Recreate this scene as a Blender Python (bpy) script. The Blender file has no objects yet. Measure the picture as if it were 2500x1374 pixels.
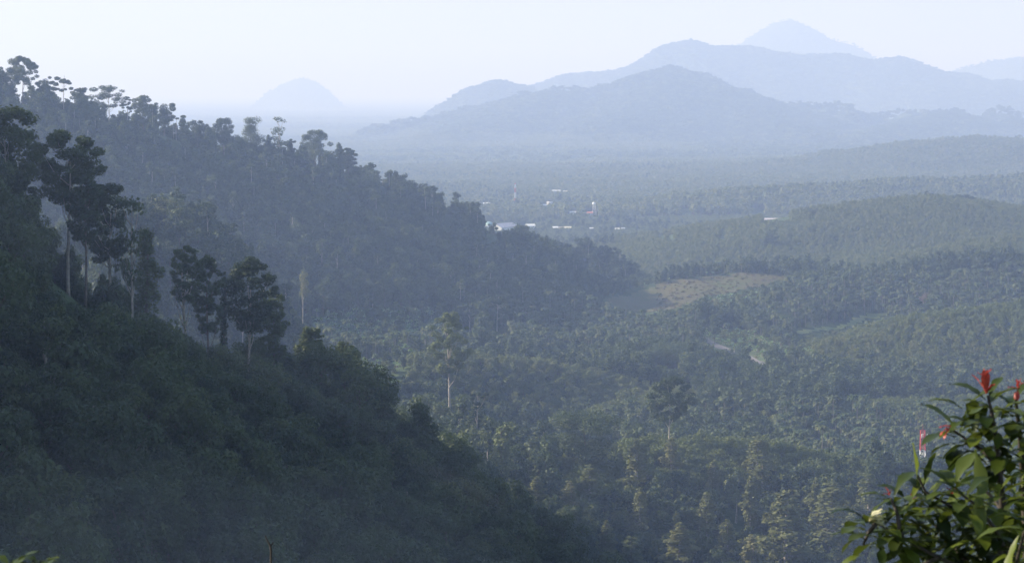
import bpy, math, random
import numpy as np
R = math.radians
rng = np.random.default_rng(11)
random.seed(11)
S = bpy.context.scene
COL = S.collection

# ------------------------------------------------------------------ camera
H = 260.0            # camera height above the valley datum
FPX = 7000.0         # focal length in photo pixels (2500 wide)
HY = 215.0           # photo row of the true horizon
PITCH = math.atan((687.0 - HY) / FPX)
cam_data = bpy.data.cameras.new('camera')
cam_data.sensor_width = 36.0
cam_data.lens = FPX / 2500.0 * 36.0
cam_data.clip_start = 0.1
cam_data.clip_end = 200000
cam_data.dof.use_dof = True
cam_data.dof.focus_distance = 1500
cam_data.dof.aperture_fstop = 22
cam = bpy.data.objects.new('camera', cam_data)
COL.objects.link(cam)
cam.location = (0, 0, H)
cam.rotation_euler = (math.pi / 2 - PITCH, 0, 0)
S.camera = cam

# ------------------------------------------------------------------ light
SUN_EL = R(26)
SUN_AZ = R(-78)      # from +Y (view direction) towards -X (left)
sd = np.array([math.sin(SUN_AZ) * math.cos(SUN_EL), math.cos(SUN_AZ) * math.cos(SUN_EL), math.sin(SUN_EL)])
w = bpy.data.worlds.new('World'); S.world = w
w.use_nodes = True
nt = w.node_tree
bg = nt.nodes['Background']
sky = nt.nodes.new('ShaderNodeTexSky')
sky.sky_type = 'NISHITA'
sky.sun_disc = False
sky.sun_elevation = SUN_EL
sky.sun_rotation = SUN_AZ
sky.altitude = 200
sky.air_density = 1.0
sky.dust_density = 1.6
sky.ozone_density = 1.5
nt.links.new(sky.outputs[0], bg.inputs[0])
bg.inputs[1].default_value = 0.11
sl = bpy.data.lights.new('sun', 'SUN')
sl.energy = 4.9
sl.angle = R(0.5)
sl.color = (1.0, 0.94, 0.85)
so = bpy.data.objects.new('sun', sl)
COL.objects.link(so)
from mathutils import Vector, Matrix
so.rotation_euler = Vector(sd).to_track_quat('Z', 'Y').to_euler()
so.location = (-300, 200, 900)
S.view_settings.view_transform = 'Standard'
S.view_settings.look = 'None'
S.view_settings.exposure = 0.92
S.view_settings.gamma = 1
DENOISE = True
c = S.cycles
c.max_bounces = 8; c.diffuse_bounces = 2; c.glossy_bounces = 2
c.transmission_bounces = 4; c.volume_bounces = 4; c.transparent_max_bounces = 8
c.volume_step_rate = 10
c.use_denoising = DENOISE
try:
    c.denoising_prefilter = 'ACCURATE'; c.denoising_input_passes = 'RGB_ALBEDO_NORMAL'
except Exception: pass
HAZE_DENSITY = 1.02e-4
MIST = [(120, 1390, 330, 26, 80, 12), (860, 1410, 330, 22, 80, 10), (480, 1440, 300, 34, 70, 9)]

# ------------------------------------------------------------------ projection helpers
CP, SP = math.cos(PITCH), math.sin(PITCH)
def at(px, py, D):
    """world point at distance D (world Y) seen at photo pixel px, py"""
    xv = (px - 1250.0) / FPX; yv = (687.0 - py) / FPX
    dy = CP + yv * SP; dz = -SP + yv * CP
    t = D / dy
    return np.array([xv * t, D, H + dz * t])
def proj(x, y, z):
    dz = z - H
    fw = y * CP - dz * SP
    up = y * SP + dz * CP
    fw = np.maximum(fw, 1e-3)
    return 1250 + FPX * x / fw, 687 - FPX * up / fw

# ------------------------------------------------------------------ noise
def _hash(ix, iy, s):
    h = (ix.astype(np.int64) * 374761393 + iy.astype(np.int64) * 668265263 + s * 1442695041) & 0x7fffffff
    h = ((h ^ (h >> 13)) * 1274126177) & 0x7fffffff
    return ((h ^ (h >> 16)) & 0xffffff) / float(0xffffff)
def vnoise(x, y, s=0):
    ix = np.floor(x); iy = np.floor(y)
    fx = x - ix; fy = y - iy
    fx = fx * fx * (3 - 2 * fx); fy = fy * fy * (3 - 2 * fy)
    a = _hash(ix, iy, s); b = _hash(ix + 1, iy, s); c_ = _hash(ix, iy + 1, s); d = _hash(ix + 1, iy + 1, s)
    return (a * (1 - fx) + b * fx) * (1 - fy) + (c_ * (1 - fx) + d * fx) * fy
def fbm(x, y, sc, o=4, s=0):
    v = 0; a = 0.5; tot = 0
    for i in range(o):
        v = v + a * (vnoise(x / sc + 17.3 * i, y / sc - 9.1 * i, s + i) - 0.5); tot += a
        a *= 0.5; sc = sc / 2.03
    return v / tot * 2

# ------------------------------------------------------------------ terrain definition
# crest: (px, py of the canopy line, distance); th = canopy height; sf/sb = slope in front of / behind the crest
HILLS = [
 dict(n='A', th=15, sf=.27, sb=.6, sx=.85, rr=18, amp=1.0, p=[(-5200,-2200,600),(-2200,-900,640),(-1500,-520,648),(-900,-150,650),(-400,330,655),(0,690,680),(160,715,700),(330,750,715),(450,815,740),(600,835,760),(675,862,785),(705,945,820),(720,1035,850)]),
 dict(n='A2', th=12, sf=.5, sb=.6, sx=1.5, rr=20, amp=1, p=[(100,560,1740),(300,515,1770),(420,498,1800),(500,545,1840),(560,615,1880),(615,740,1920)]),
 dict(n='B', th=15, sf=.44, sb=.5, rr=30, amp=1.4, p=[(-1500,190,2500),(-700,170,2500),(-300,180,2540),(0,205,2600),(100,225,2620),(230,262,2660),(330,280,2700),(450,322,2780),(560,345,2820),(650,362,2860),(760,380,2950),(850,402,3000),(930,440,3080),(980,485,3110),(1090,535,3180),(1180,572,3220),(1300,603,3250),(1430,603,3270),(1500,632,3290),(1550,680,3300),(1590,730,3290)]),
 dict(n='Bs', th=24, sf=.4, sb=.4, rr=25, amp=1, p=[(1000,700,2950),(1150,690,2960),(1300,690,2960)]),
 dict(n='N', th=13, sf=.16, sb=.6, sx=1.1, rr=25, amp=1.2, p=[(720,985,880),(790,1005,960),(870,1030,1060),(970,1080,1160),(1060,1135,1230),(1140,1200,1280)]),
 dict(n='W', th=0, sf=.95, sb=.95, rr=12, amp=1, p=[(-4600,-1800,330),(-4600,-1800,420),(-4000,-1500,560),(-4000,-700,680),(-3000,-1300,760),(-2800,-1050,860)]),  # unseen ridge left of the view, added to keep the near slope in shade
 dict(n='L', th=9, sf=.7, sb=.25, rr=14, amp=.6, p=[(1020,858,2040),(1150,856,2060),(1300,872,2080),(1450,898,2110),(1600,920,2150),(1700,948,2200)]),
 dict(n='M', th=9, sf=.30, sb=.32, rr=16, amp=.5, p=[(1380,1135,1470),(1500,1082,1520),(1640,1066,1550),(1800,1068,1560),(1950,1095,1540),(2050,1150,1500),(2130,1235,1450)]),
 dict(n='K', gul=2, th=9, sf=.26, sb=.30, rr=25, amp=1.5, p=[(1975,885,2330),(2080,822,2380),(2200,794,2420),(2350,750,2460),(2500,732,2480),(2800,712,2500)]),
 dict(n='K2', th=9, sf=.2, sb=.25, rr=25, amp=.8, p=[(2080,985,2060),(2250,975,2080),(2450,965,2100),(2700,960,2100)]),
 dict(n='J', gul=2, th=11, sf=.2, sb=.22, rr=25, amp=1, p=[(1650,720,2840),(1850,695,2880),(2000,690,2900),(2200,662,2950),(2400,628,3000),(2500,618,3020),(2800,590,3050)]),
 dict(n='P', th=0, sf=.2, sb=.25, rr=20, amp=.2, p=[(1450,744,3020),(1520,722,3050),(1600,694,3080),(1700,677,3100),(1800,666,3120),(1900,668,3130)]),
 dict(n='I', gul=4, th=11, sf=.13, sb=.2, rr=60, amp=1.8, p=[(1560,660,3650),(1700,612,3750),(1850,560,3850),(2000,524,3950),(2150,482,4000),(2270,470,4020),(2400,486,4020),(2500,520,4000),(2800,570,4000)]),
 dict(n='I2', th=11, sf=.13, sb=.2, rr=40, amp=1.8, p=[(2250,640,3300),(2400,600,3400),(2550,560,3450),(2800,540,3500)]),
 dict(n='H0', th=11, sf=.1, sb=.15, rr=90, amp=2, p=[(1900,468,5600),(2100,450,5800),(2300,440,6000),(2550,430,6000),(2800,430,6000)]),
 dict(n='H', gul=4, th=12, sf=.12, sb=.15, rr=120, amp=3, p=[(1980,425,8000),(2100,402,8100),(2250,362,8300),(2400,335,8500),(2520,338,8500),(2800,330,8500)]),
 dict(n='C', gul=7, th=26, sf=.24, sb=.3, sx=.6, rr=70, amp=8, p=[(700,345,12600),(850,312,13320),(950,290,13680),(1080,268,13950),(1150,250,14130),(1250,230,14220),(1300,207,14310),(1400,200,14400),(1500,195,14490),(1560,170,14490),(1640,152,14580),(1700,166,14580),(1780,196,14490),(1830,216,14400),(1880,236,14400),(1960,230,14400),(2050,238,14400),(2130,255,14400),(2240,258,14400),(2350,248,14400),(2450,240,14400),(2500,255,14400),(2900,240,14400)]),
 dict(n='Cs', th=30, sf=.25, sb=.25, sx=.25, rr=70, amp=6, p=[(1640,190,13950),(1560,250,13140),(1450,300,12240)]),
 dict(n='Cs2', th=30, sf=.25, sb=.25, sx=.25, rr=70, amp=6, p=[(1700,190,14130),(1850,270,13140),(1980,320,12240)]),
 dict(n='Cs3', th=30, sf=.25, sb=.25, sx=.25, rr=70, amp=6, p=[(1330,215,14040),(1230,270,13050),(1080,315,12240)]),
 dict(n='Cs4', th=30, sf=.25, sb=.25, sx=.25, rr=70, amp=6, p=[(2300,262,14040),(2180,300,12960),(2100,330,12060)]),
 dict(n='G', th=10, sf=.3, sb=.3, sx=1.1, rr=150, amp=8, p=[(1100,250,18040),(1160,214,18040),(1215,200,18040),(1270,209,18040),(1340,240,18040)]),
 dict(n='D', gul=4, th=12, sf=.28, sb=.3, sx=.7, rr=150, amp=16, p=[(1300,225,20880),(1350,190,20880),(1400,168,20880),(1500,152,20880),(1590,126,20880),(1640,104,20880),(1685,97,20880),(1740,110,20880),(1850,112,20880),(1950,134,20880),(2060,134,20880),(2130,148,20880),(2200,142,20880),(2260,150,20880),(2290,157,20880),(2350,157,20880),(2420,180,20880),(2500,186,20880),(2900,190,20880)]),
 dict(n='E', th=0, sf=.45, sb=.5, sx=.7, rr=100, amp=26, p=[(1700,160,30400),(1820,103,30400),(1880,66,30400),(1905,55,30400),(1928,51,30400),(1960,65,30400),(2000,90,30400),(2060,99,30400),(2100,122,30400),(2170,165,30400)]),
 dict(n='E2', th=0, sf=.3, sb=.4, rr=200, amp=20, p=[(2330,185,28400),(2400,158,28400),(2450,147,28400),(2500,140,28400),(2900,150,28400)]),
 dict(n='F', th=0, sf=.3, sb=.3, sx=1.6, rr=200, amp=14, p=[(672,212,34000),(700,200,34000),(722,192,34000),(738,189,34000),(757,194,34000),(775,206,34000)]),
]
for h_ in HILLS:
    P = []
    for (px, py, D) in h_['p']:
        q = at(px, py, D); q[2] -= h_['th']; P.append(q)
    h_['P'] = np.array(P)
# valley control points (px, D, z)
VAL = np.array([(0,1200,70),(600,1100,60),(1300,1150,40),(1800,1150,15),(2400,1150,10),(0,1900,80),(500,2000,62),(720,2250,50),(950,2350,52),(1100,2300,46),
 (1100,1560,66),(1100,1200,80),(1330,1250,56),(1600,1370,26),(1850,1370,20),(1650,1240,12),(1900,1240,10),(1500,1180,38),(2100,1330,10),(1430,1480,56),(1100,1800,48),(1300,1700,36),(1450,1800,26),(1300,1950,14),(1600,1900,28),(1600,2250,32),(1750,2480,22),(1900,2150,24),(2200,1900,18),(2150,1700,12),(2500,1700,12),
 (1300,2700,26),(1000,2650,36),(1500,2900,20),(1650,2650,28),(1900,2700,24),(2200,2700,20),(2500,2700,28),(1700,3300,14),(2100,3500,30),(500,3500,30),(1250,4000,10),(1800,4500,8),(1250,5100,8),(800,5200,10),
 (2300,5000,14),(1250,7000,8),(2300,7000,16),(500,7000,8),(1250,9000,8),(2200,10000,20),(500,12000,8),(1500,12000,12),(2400,12500,25)], float)
def base_z(x, y):
    r = np.hypot(x, y) + 1
    az = np.arctan2(x, y)
    u = np.clip(az, -.35, .35) * 9.0; v = np.log(r) * 2.2
    num = 0; den = 1e-9
    for (px, D, z) in VAL:
        cu = math.atan((px - 1250) / FPX) * 9.0; cv = math.log(D) * 2.2
        wgt = 1.0 / ((u - cu) ** 2 + (v - cv) ** 2 + 0.01) ** 2
        num = num + wgt * z; den = den + wgt
    b = num / den
    f = np.clip((r - 9000) / 6000, 0, 1)
    return b * (1 - f) + 6 * f
def height(x, y):
    x = np.asarray(x, float); y = np.asarray(y, float)
    shp = x.shape; x = x.ravel(); y = y.ravel()
    r = np.hypot(x, y)
    z = base_z(x, y)
    rel = fbm(x, y, 420, 5, 3)
    gully = 1 - np.abs(fbm(x, y, 300, 4, 40)) * 2
    far = np.clip((r - 1200) / 2500, 0, 1)
    z = z + rel * (7 + 7 * far) * np.clip(1.3 - r / 9000, 0.12, 1)
    z = z + fbm(x, y, 2600, 3, 9) * 14 * np.clip((r - 4200) / 3000, 0, 1) * np.clip((16000 - r) / 4000, 0.1, 1)
    # the hill under the camera
    rc = np.hypot(x, y)
    camh = 258.4 - 0.46 * (np.sqrt(rc ** 2 + 9) - 3) + fbm(x, y, 30, 3, 5) * np.clip(rc / 60, 0, 1) * 3
    camh = np.where(y < 0, np.maximum(camh, 258.4 + 0.05 * rc * 0 - rc * 0.12), camh)
    def smax(a, b, k):
        m = np.maximum(a, b)
        return m + k * np.log1p(np.exp(-np.abs(a - b) / k))
    z = smax(z, camh, 3.0) - 0.0
    for h_ in HILLS:
        P = h_['P']; rr = h_['rr']
        zmax = P[:, 2].max(); reach = (zmax + 60) / min(h_['sf'], h_['sb']) + 300
        m = np.nonzero((y > P[:, 1].min() - reach) & (y < P[:, 1].max() + reach) & (x > P[:, 0].min() - reach) & (x < P[:, 0].max() + reach))[0]
        if not len(m): continue
        X = x[m]; Y = y[m]
        best = np.full(len(m), -1e9)
        for i in range(len(P) - 1):
            a = P[i]; b = P[i + 1]; d = b - a
            L2 = d[0] ** 2 + d[1] ** 2
            t = np.clip(((X - a[0]) * d[0] + (Y - a[1]) * d[1]) / L2, 0, 1)
            qx = a[0] + t * d[0]; qy = a[1] + t * d[1]
            dist = np.hypot(X - qx, Y - qy)
            ux = (X - qx) / (dist + 1e-6); uy = (Y - qy) / (dist + 1e-6)
            s = h_['sf'] * np.maximum(-uy, 0) ** 2 + h_['sb'] * np.maximum(uy, 0) ** 2 + h_.get('sx', (h_['sf'] + h_['sb']) / 2) * ux ** 2
            best = np.maximum(best, a[2] + t * d[2] - s * (np.sqrt(dist ** 2 + rr ** 2) - rr) )
        rise = np.clip((zmax - best) / (zmax * .5 + 1), 0, 1)
        lf = rr * 4
        best = best + h_['amp'] * (fbm(X, Y, lf, 4, 21) * 1.3 - np.abs(fbm(X, Y, lf * 1.7, 3, 33)) * 5 * rise * h_.get('gul', 1) * (h_['amp'] > .3))
        k = 2.0 + P[:, 1].mean() * 0.0005
        z[m] = smax(z[m], best, k)
    return z.reshape(shp)

# ------------------------------------------------------------------ material helpers
def new_mat(name):
    m = bpy.data.materials.new(name); m.use_nodes = True
    for n in list(m.node_tree.nodes):
        m.node_tree.nodes.remove(n)
    return m, m.node_tree.nodes, m.node_tree.links
def ramp(N, stops):
    r = N.new('ShaderNodeValToRGB')
    e = r.color_ramp.elements
    while len(e) < len(stops): e.new(0.5)
    for i, (p, col) in enumerate(stops):
        e[i].position = p; e[i].color = (*col, 1)
    return r
def leaf_mat(name, cols, scale=0.6, trans=0.25, rough=0.6, spec=0.25, bright=1.0, rnd=0.62):
    """foliage: colour varies per tree and per patch of leaves"""
    m, N, L = new_mat(name)
    out = N.new('ShaderNodeOutputMaterial')
    oi = N.new('ShaderNodeObjectInfo')
    tc = N.new('ShaderNodeTexCoord')
    no = N.new('ShaderNodeTexNoise'); no.inputs['Scale'].default_value = scale; no.inputs['Detail'].default_value = 2
    L.new(tc.outputs['Object'], no.inputs['Vector'])
    mx = N.new('ShaderNodeMath'); mx.operation = 'MULTIPLY_ADD'
    L.new(no.outputs['Fac'], mx.inputs[0]); mx.inputs[1].default_value = 0.7
    ad = N.new('ShaderNodeMath'); ad.operation = 'MULTIPLY_ADD'
    L.new(oi.outputs['Random'], ad.inputs[0]); ad.inputs[1].default_value = rnd; ad.inputs[2].default_value = 0.15 - rnd / 2
    L.new(ad.outputs[0], mx.inputs[2])
    k = len(cols)
    rp = ramp(N, [(i / (k - 1), tuple(v * bright for v in cc)) for i, cc in enumerate(cols)])
    L.new(mx.outputs[0], rp.inputs[0])
    b = N.new('ShaderNodeBsdfPrincipled')
    b.inputs['Roughness'].default_value = rough
    b.inputs['Specular IOR Level'].default_value = spec
    L.new(rp.outputs[0], b.inputs['Base Color'])
    if trans > 0:
        t = N.new('ShaderNodeBsdfTranslucent')
        hs = N.new('ShaderNodeHueSaturation'); hs.inputs['Hue'].default_value = 0.485; hs.inputs['Value'].default_value = 1.5
        L.new(rp.outputs[0], hs.inputs['Color']); L.new(hs.outputs[0], t.inputs['Color'])
        ms = N.new('ShaderNodeMixShader'); ms.inputs[0].default_value = trans
        L.new(b.outputs[0], ms.inputs[1]); L.new(t.outputs[0], ms.inputs[2])
        L.new(ms.outputs[0], out.inputs[0])
    else:
        L.new(b.outputs[0], out.inputs[0])
    return m
def solid_mat(name, col, rough=0.7, var=0.25, scale=1.0, spec=0.3):
    m, N, L = new_mat(name)
    out = N.new('ShaderNodeOutputMaterial')
    tc = N.new('ShaderNodeTexCoord')
    no = N.new('ShaderNodeTexNoise'); no.inputs['Scale'].default_value = scale; no.inputs['Detail'].default_value = 4
    L.new(tc.outputs['Object'], no.inputs['Vector'])
    rp = ramp(N, [(0.3, tuple(v * (1 - var) for v in col)), (0.7, tuple(min(1, v * (1 + var)) for v in col))])
    L.new(no.outputs['Fac'], rp.inputs[0])
    b = N.new('ShaderNodeBsdfPrincipled')
    b.inputs['Roughness'].default_value = rough
    b.inputs['Specular IOR Level'].default_value = spec
    L.new(rp.outputs[0], b.inputs['Base Color']); L.new(b.outputs[0], out.inputs[0])
    return m

M_RAIN = leaf_mat('rainforest_leaves', [(.026,.043,.019),(.044,.068,.026),(.068,.096,.033),(.11,.13,.045)], 0.25)
M_BRIGHT = leaf_mat('bright_leaves', [(.06,.085,.025),(.09,.12,.032),(.13,.15,.045),(.16,.16,.06)], 0.25)
M_OLIVE = leaf_mat('creeper_leaves', [(.085,.105,.032),(.115,.13,.042),(.145,.15,.052),(.17,.16,.062)], 0.35)
M_RUBBER = leaf_mat('plantation_leaves', [(.070,.098,.028),(.094,.124,.036),(.115,.142,.042),(.145,.16,.055)], 0.2, rnd=.35)
M_PALM = leaf_mat('palm_leaves', [(.035,.062,.02),(.055,.082,.028),(.08,.10,.036),(.12,.12,.05)], 0.8, trans=.15, rough=0.6, spec=0.2)
M_BANANA = leaf_mat('banana_leaves', [(.08,.15,.04),(.12,.20,.055),(.18,.26,.08),(.26,.3,.13)], 0.8, trans=0.3, rough=0.35, spec=0.6)
M_FAR = leaf_mat('far_leaves', [(.082,.112,.033),(.108,.136,.041),(.128,.148,.048),(.155,.165,.06)], 0.15, rnd=.9)
M_DRY = leaf_mat('dry_leaves', [(.16,.12,.08),(.2,.14,.1),(.24,.17,.13)], 0.6)
M_BARK = solid_mat('pale_bark', (.30, .26, .21), 0.85, .35, .8)
M_BARKP = solid_mat('palm_bark', (.17, .15, .12), 0.85, .35, .8)
M_BARKD = solid_mat('dark_bark', (.12, .095, .07), 0.85, .35, .8)
M_SCRUB = leaf_mat('scrub_leaves', [(.07,.075,.03),(.11,.10,.045),(.15,.12,.06),(.19,.14,.075)], 0.1)

def ground_mat():
    m, N, L = new_mat('forest_floor')
    out = N.new('ShaderNodeOutputMaterial')
    tc = N.new('ShaderNodeTexCoord')
    n1 = N.new('ShaderNodeTexNoise'); n1.inputs['Scale'].default_value = 0.012; n1.inputs['Detail'].default_value = 8
    n2 = N.new('ShaderNodeTexNoise'); n2.inputs['Scale'].default_value = 0.2; n2.inputs['Detail'].default_value = 6
    L.new(tc.outputs['Object'], n1.inputs['Vector']); L.new(tc.outputs['Object'], n2.inputs['Vector'])
    mx = N.new('ShaderNodeMath'); mx.operation = 'MULTIPLY_ADD'
    L.new(n2.outputs['Fac'], mx.inputs[0]); mx.inputs[1].default_value = 0.5
    hf = N.new('ShaderNodeMath'); hf.operation = 'MULTIPLY'; hf.inputs[1].default_value = 0.5
    L.new(n1.outputs['Fac'], hf.inputs[0]); L.new(hf.outputs[0], mx.inputs[2])
    rp = ramp(N, [(0.3, (.035,.055,.02)), (0.5, (.055,.08,.03)), (0.62, (.075,.10,.038)), (0.75, (.11,.12,.05))])
    L.new(mx.outputs[0], rp.inputs[0])
    b = N.new('ShaderNodeBsdfPrincipled'); b.inputs['Roughness'].default_value = 0.9; b.inputs['Specular IOR Level'].default_value = .1
    L.new(rp.outputs[0], b.inputs['Base Color'])
    bp = N.new('ShaderNodeBump'); bp.inputs['Strength'].default_value = 1.0; bp.inputs['Distance'].default_value = 2.0
    L.new(n2.outputs['Fac'], bp.inputs['Height']); L.new(bp.outputs[0], b.inputs['Normal'])
    L.new(b.outputs[0], out.inputs[0])
    return m

# ------------------------------------------------------------------ mesh helpers
def mesh_np(name, V, F, mat=None, smooth=False):
    """V (n,3), F (m,k) all faces with k corners"""
    me = bpy.data.meshes.new(name)
    V = np.asarray(V, np.float32); F = np.asarray(F, np.int32)
    k = F.shape[1]
    me.vertices.add(len(V)); me.vertices.foreach_set('co', V.ravel())
    me.loops.add(F.size); me.loops.foreach_set('vertex_index', F.ravel())
    me.polygons.add(len(F)); me.polygons.foreach_set('loop_start', np.arange(0, F.size, k, dtype=np.int32))
    me.update(calc_edges=True)
    if mat: me.materials.append(mat)
    if smooth: me.polygons.foreach_set('use_smooth', np.ones(len(F), bool))
    return me
def link(name, me, parent=None, loc=None):
    o = bpy.data.objects.new(name, me); COL.objects.link(o)
    if parent: o.parent = parent
    if loc is not None: o.location = loc
    return o
def tag(o, label=None, cat=None, group=None, kind=None):
    if label: o['label'] = label
    if cat: o['category'] = cat
    if group: o['group'] = group
    if kind: o['kind'] = kind
    return o
def empty(name, loc, rz=0.0):
    o = bpy.data.objects.new(name, None); COL.objects.link(o)
    o.location = loc; o.rotation_euler = (0, 0, rz); o.empty_display_size = 1
    return o
class MB:
    """collects quads and tubes into one mesh"""
    def __init__(s): s.V = []; s.F = []; s.n = 0
    def add(s, V, F):
        V = np.asarray(V, float); F = np.asarray(F, int)
        s.V.append(V); s.F.append(F + s.n); s.n += len(V)
    def box(s, c0, size, rz=0, taper=1.0):
        sx, sy, sz = [v / 2 for v in size]
        v = []
        for z in (-1, 1):
            tt = taper if z > 0 else 1
            for (a, b) in ((-1, -1), (1, -1), (1, 1), (-1, 1)):
                X = a * sx * tt; Y = b * sy * tt
                v.append((c0[0] + X * math.cos(rz) - Y * math.sin(rz), c0[1] + X * math.sin(rz) + Y * math.cos(rz), c0[2] + z * sz))
        s.add(v, [(3,2,1,0),(4,5,6,7),(0,1,5,4),(1,2,6,5),(2,3,7,6),(3,0,4,7)])
    def tube(s, pts, rads, n=6):
        pts = np.asarray(pts, float); rings = []
        for i, p in enumerate(pts):
            d = pts[min(i + 1, len(pts) - 1)] - pts[max(i - 1, 0)]
            d = d / (np.linalg.norm(d) + 1e-9)
            a = np.cross(d, (0, 1, 0.1)); 
            if np.linalg.norm(a) < 1e-3: a = np.cross(d, (1, 0, 0))
            a /= np.linalg.norm(a); b = np.cross(d, a)
            th = np.linspace(0, 2 * math.pi, n, endpoint=False)
            rings.append(p + rads[i] * (np.cos(th)[:, None] * a + np.sin(th)[:, None] * b))
        V = np.concatenate(rings); F = []
        for i in range(len(pts) - 1):
            for j in range(n):
                k2 = (j + 1) % n
                F.append((i*n+j, i*n+k2, (i+1)*n+k2, (i+1)*n+j))
        s.add(V, F)
    def cap(s, ring_pts):   # fan of quads over a ring with even count
        pass
    def mesh(s, name, mat, smooth=False):
        return mesh_np(name, np.concatenate(s.V), np.concatenate(s.F), mat, smooth)

# ------------------------------------------------------------------ ground sheet
def build_ground():
    rs = np.concatenate([np.geomspace(1, 400, 110, endpoint=False), np.geomspace(400, 7000, 560, endpoint=False), np.geomspace(7000, 80000, 400)])
    fine = np.linspace(-13.5, 13.5, 430)
    side = np.concatenate([np.geomspace(14.2, 60, 40), np.linspace(66, 180, 18)])
    az = np.radians(np.concatenate([-side[::-1][1:], fine, side]))
    Rr, A = np.meshgrid(rs, az, indexing='ij')
    X = Rr * np.sin(A); Y = Rr * np.cos(A)
    Z = height(X, Y)
    V = np.stack([X, Y, Z], -1).reshape(-1, 3)
    nr, na = Rr.shape
    i, j = np.meshgrid(np.arange(nr - 1), np.arange(na), indexing='ij')
    j2 = (j + 1) % na
    F = np.stack([i * na + j, (i + 1) * na + j, (i + 1) * na + j2, i * na + j2], -1).reshape(-1, 4)
    V = np.vstack([V, [[0, 0, 258.3]]])
    me = mesh_np('ground', V, F, ground_mat(), True)
    o = link('ground', me); tag(o, kind='structure')
    return rs, az, Z
RS, AZ, GZ = build_ground()
# horizon table: how high the ground (plus a canopy) rises in front of each distance
CAN = np.clip((RS - 300) / 300, 0, 1) * 9
SLOPE = (GZ + CAN[:, None] - H) / RS[:, None]
CUM = np.maximum.accumulate(SLOPE, axis=0)
def visible(x, y, ztop, margin=0.0):
    r = np.hypot(x, y); a = np.arctan2(x, y)
    ir = np.clip(np.searchsorted(RS, r * 0.985) - 1, 0, len(RS) - 1)
    ia = np.clip(np.searchsorted(AZ, a), 0, len(AZ) - 1)
    return (ztop - H) / r > CUM[ir, ia] + margin
def ground_hit(px, py, dmin=300):
    """where the view ray through a photo pixel meets the ground"""
    D = np.geomspace(dmin, 40000, 6000)
    xv = (px - 1250.0) / FPX; yv = (687.0 - py) / FPX
    dy = CP + yv * SP; dz = -SP + yv * CP
    z = H + dz / dy * D; x = xv / dy * D
    g = height(x, D)
    k = np.nonzero(g >= z)[0]
    k = k[0] if len(k) else len(D) - 1
    return np.array([x[k], D[k], g[k]])
# ------------------------------------------------------------------ tree forms
def leaf_cloud(r, clumps, n, size, flat=0.0, hollow=0.35):
    """leaf faces scattered through ellipsoid clumps (cx,cy,cz,rx,ry,rz,weight)"""
    C = np.array([c_[:6] for c_ in clumps], float)
    W = np.array([c_[6] if len(c_) > 6 else (c_[3] * c_[4] * c_[5]) ** 0.667 for c_ in clumps]); W = W / W.sum()
    k = r.choice(len(C), n, p=W)
    d = r.normal(size=(n, 3)); d /= np.linalg.norm(d, axis=1)[:, None]
    rad = (hollow + (1 - hollow) * r.random(n)) ** 0.6
    rad *= 1 + 0.07 * r.normal(size=n)
    P = C[k, :3] + d * rad[:, None] * C[k, 3:6]
    nrm = d + r.normal(size=(n, 3)) * 0.55
    nrm[:, 2] += 0.35 + flat
    nrm /= np.linalg.norm(nrm, axis=1)[:, None]
    a = np.cross(nrm, r.normal(size=(n, 3))); a /= np.linalg.norm(a, axis=1)[:, None] + 1e-9
    b = np.cross(nrm, a)
    s = size * (0.6 + 0.8 * r.random(n))[:, None]
    e = 0.62
    V = np.stack([P - a * s * .5, P - b * s * .5 * e, P + a * s * .5, P + b * s * .5 * e + nrm * s * 0.12], 1).reshape(-1, 3)
    F = np.arange(4 * n).reshape(-1, 4)
    return V, F
def blob_crown(r, R0, Hc, z0, nclump, top=1.0, seed_shape='round', ragged=False):
    """clumps making an uneven crown of radius R0 from z0 to z0+Hc"""
    cl = []
    for i in range(nclump):
        t = r.random()
        if seed_shape == 'round': prof = math.sin(math.pi * min(1, 0.12 + 0.78 * t)) ** 0.7
        elif seed_shape == 'cone': prof = (1 - t) ** 0.8 * 0.95 + 0.12
        elif seed_shape == 'umbrella': prof = 0.35 + 0.75 * t if t < .8 else 0.75
        elif seed_shape == 'tier': prof = .45 + .6 * math.sin(math.pi * (.15 + .7 * t))
        elif seed_shape == 'column': prof = 0.55 + 0.45 * math.sin(9 * t + R0)
        else: prof = 0.9
        th = r.random() * 2 * math.pi; rr = R0 * prof * (0.35 + 0.55 * r.random())
        s = R0 * (0.24 + 0.22 * r.random()) * (1 if seed_shape != 'cone' else (1.15 - .8 * t))
        if seed_shape == 'tier': rr = R0 * prof * (.2 + .75 * r.random()); s = R0 * (.13 + .13 * r.random())
        if ragged and seed_shape == 'round': s = R0 * (.14 + .16 * r.random()); rr *= 1.18
        fl = {'umbrella': .52, 'tier': .55, 'round': .75, 'cone': .85, 'column': .9}.get(seed_shape, .8)
        cl.append((rr * math.cos(th), rr * math.sin(th), z0 + t * Hc, s, s, s * fl))
    return cl
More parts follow.
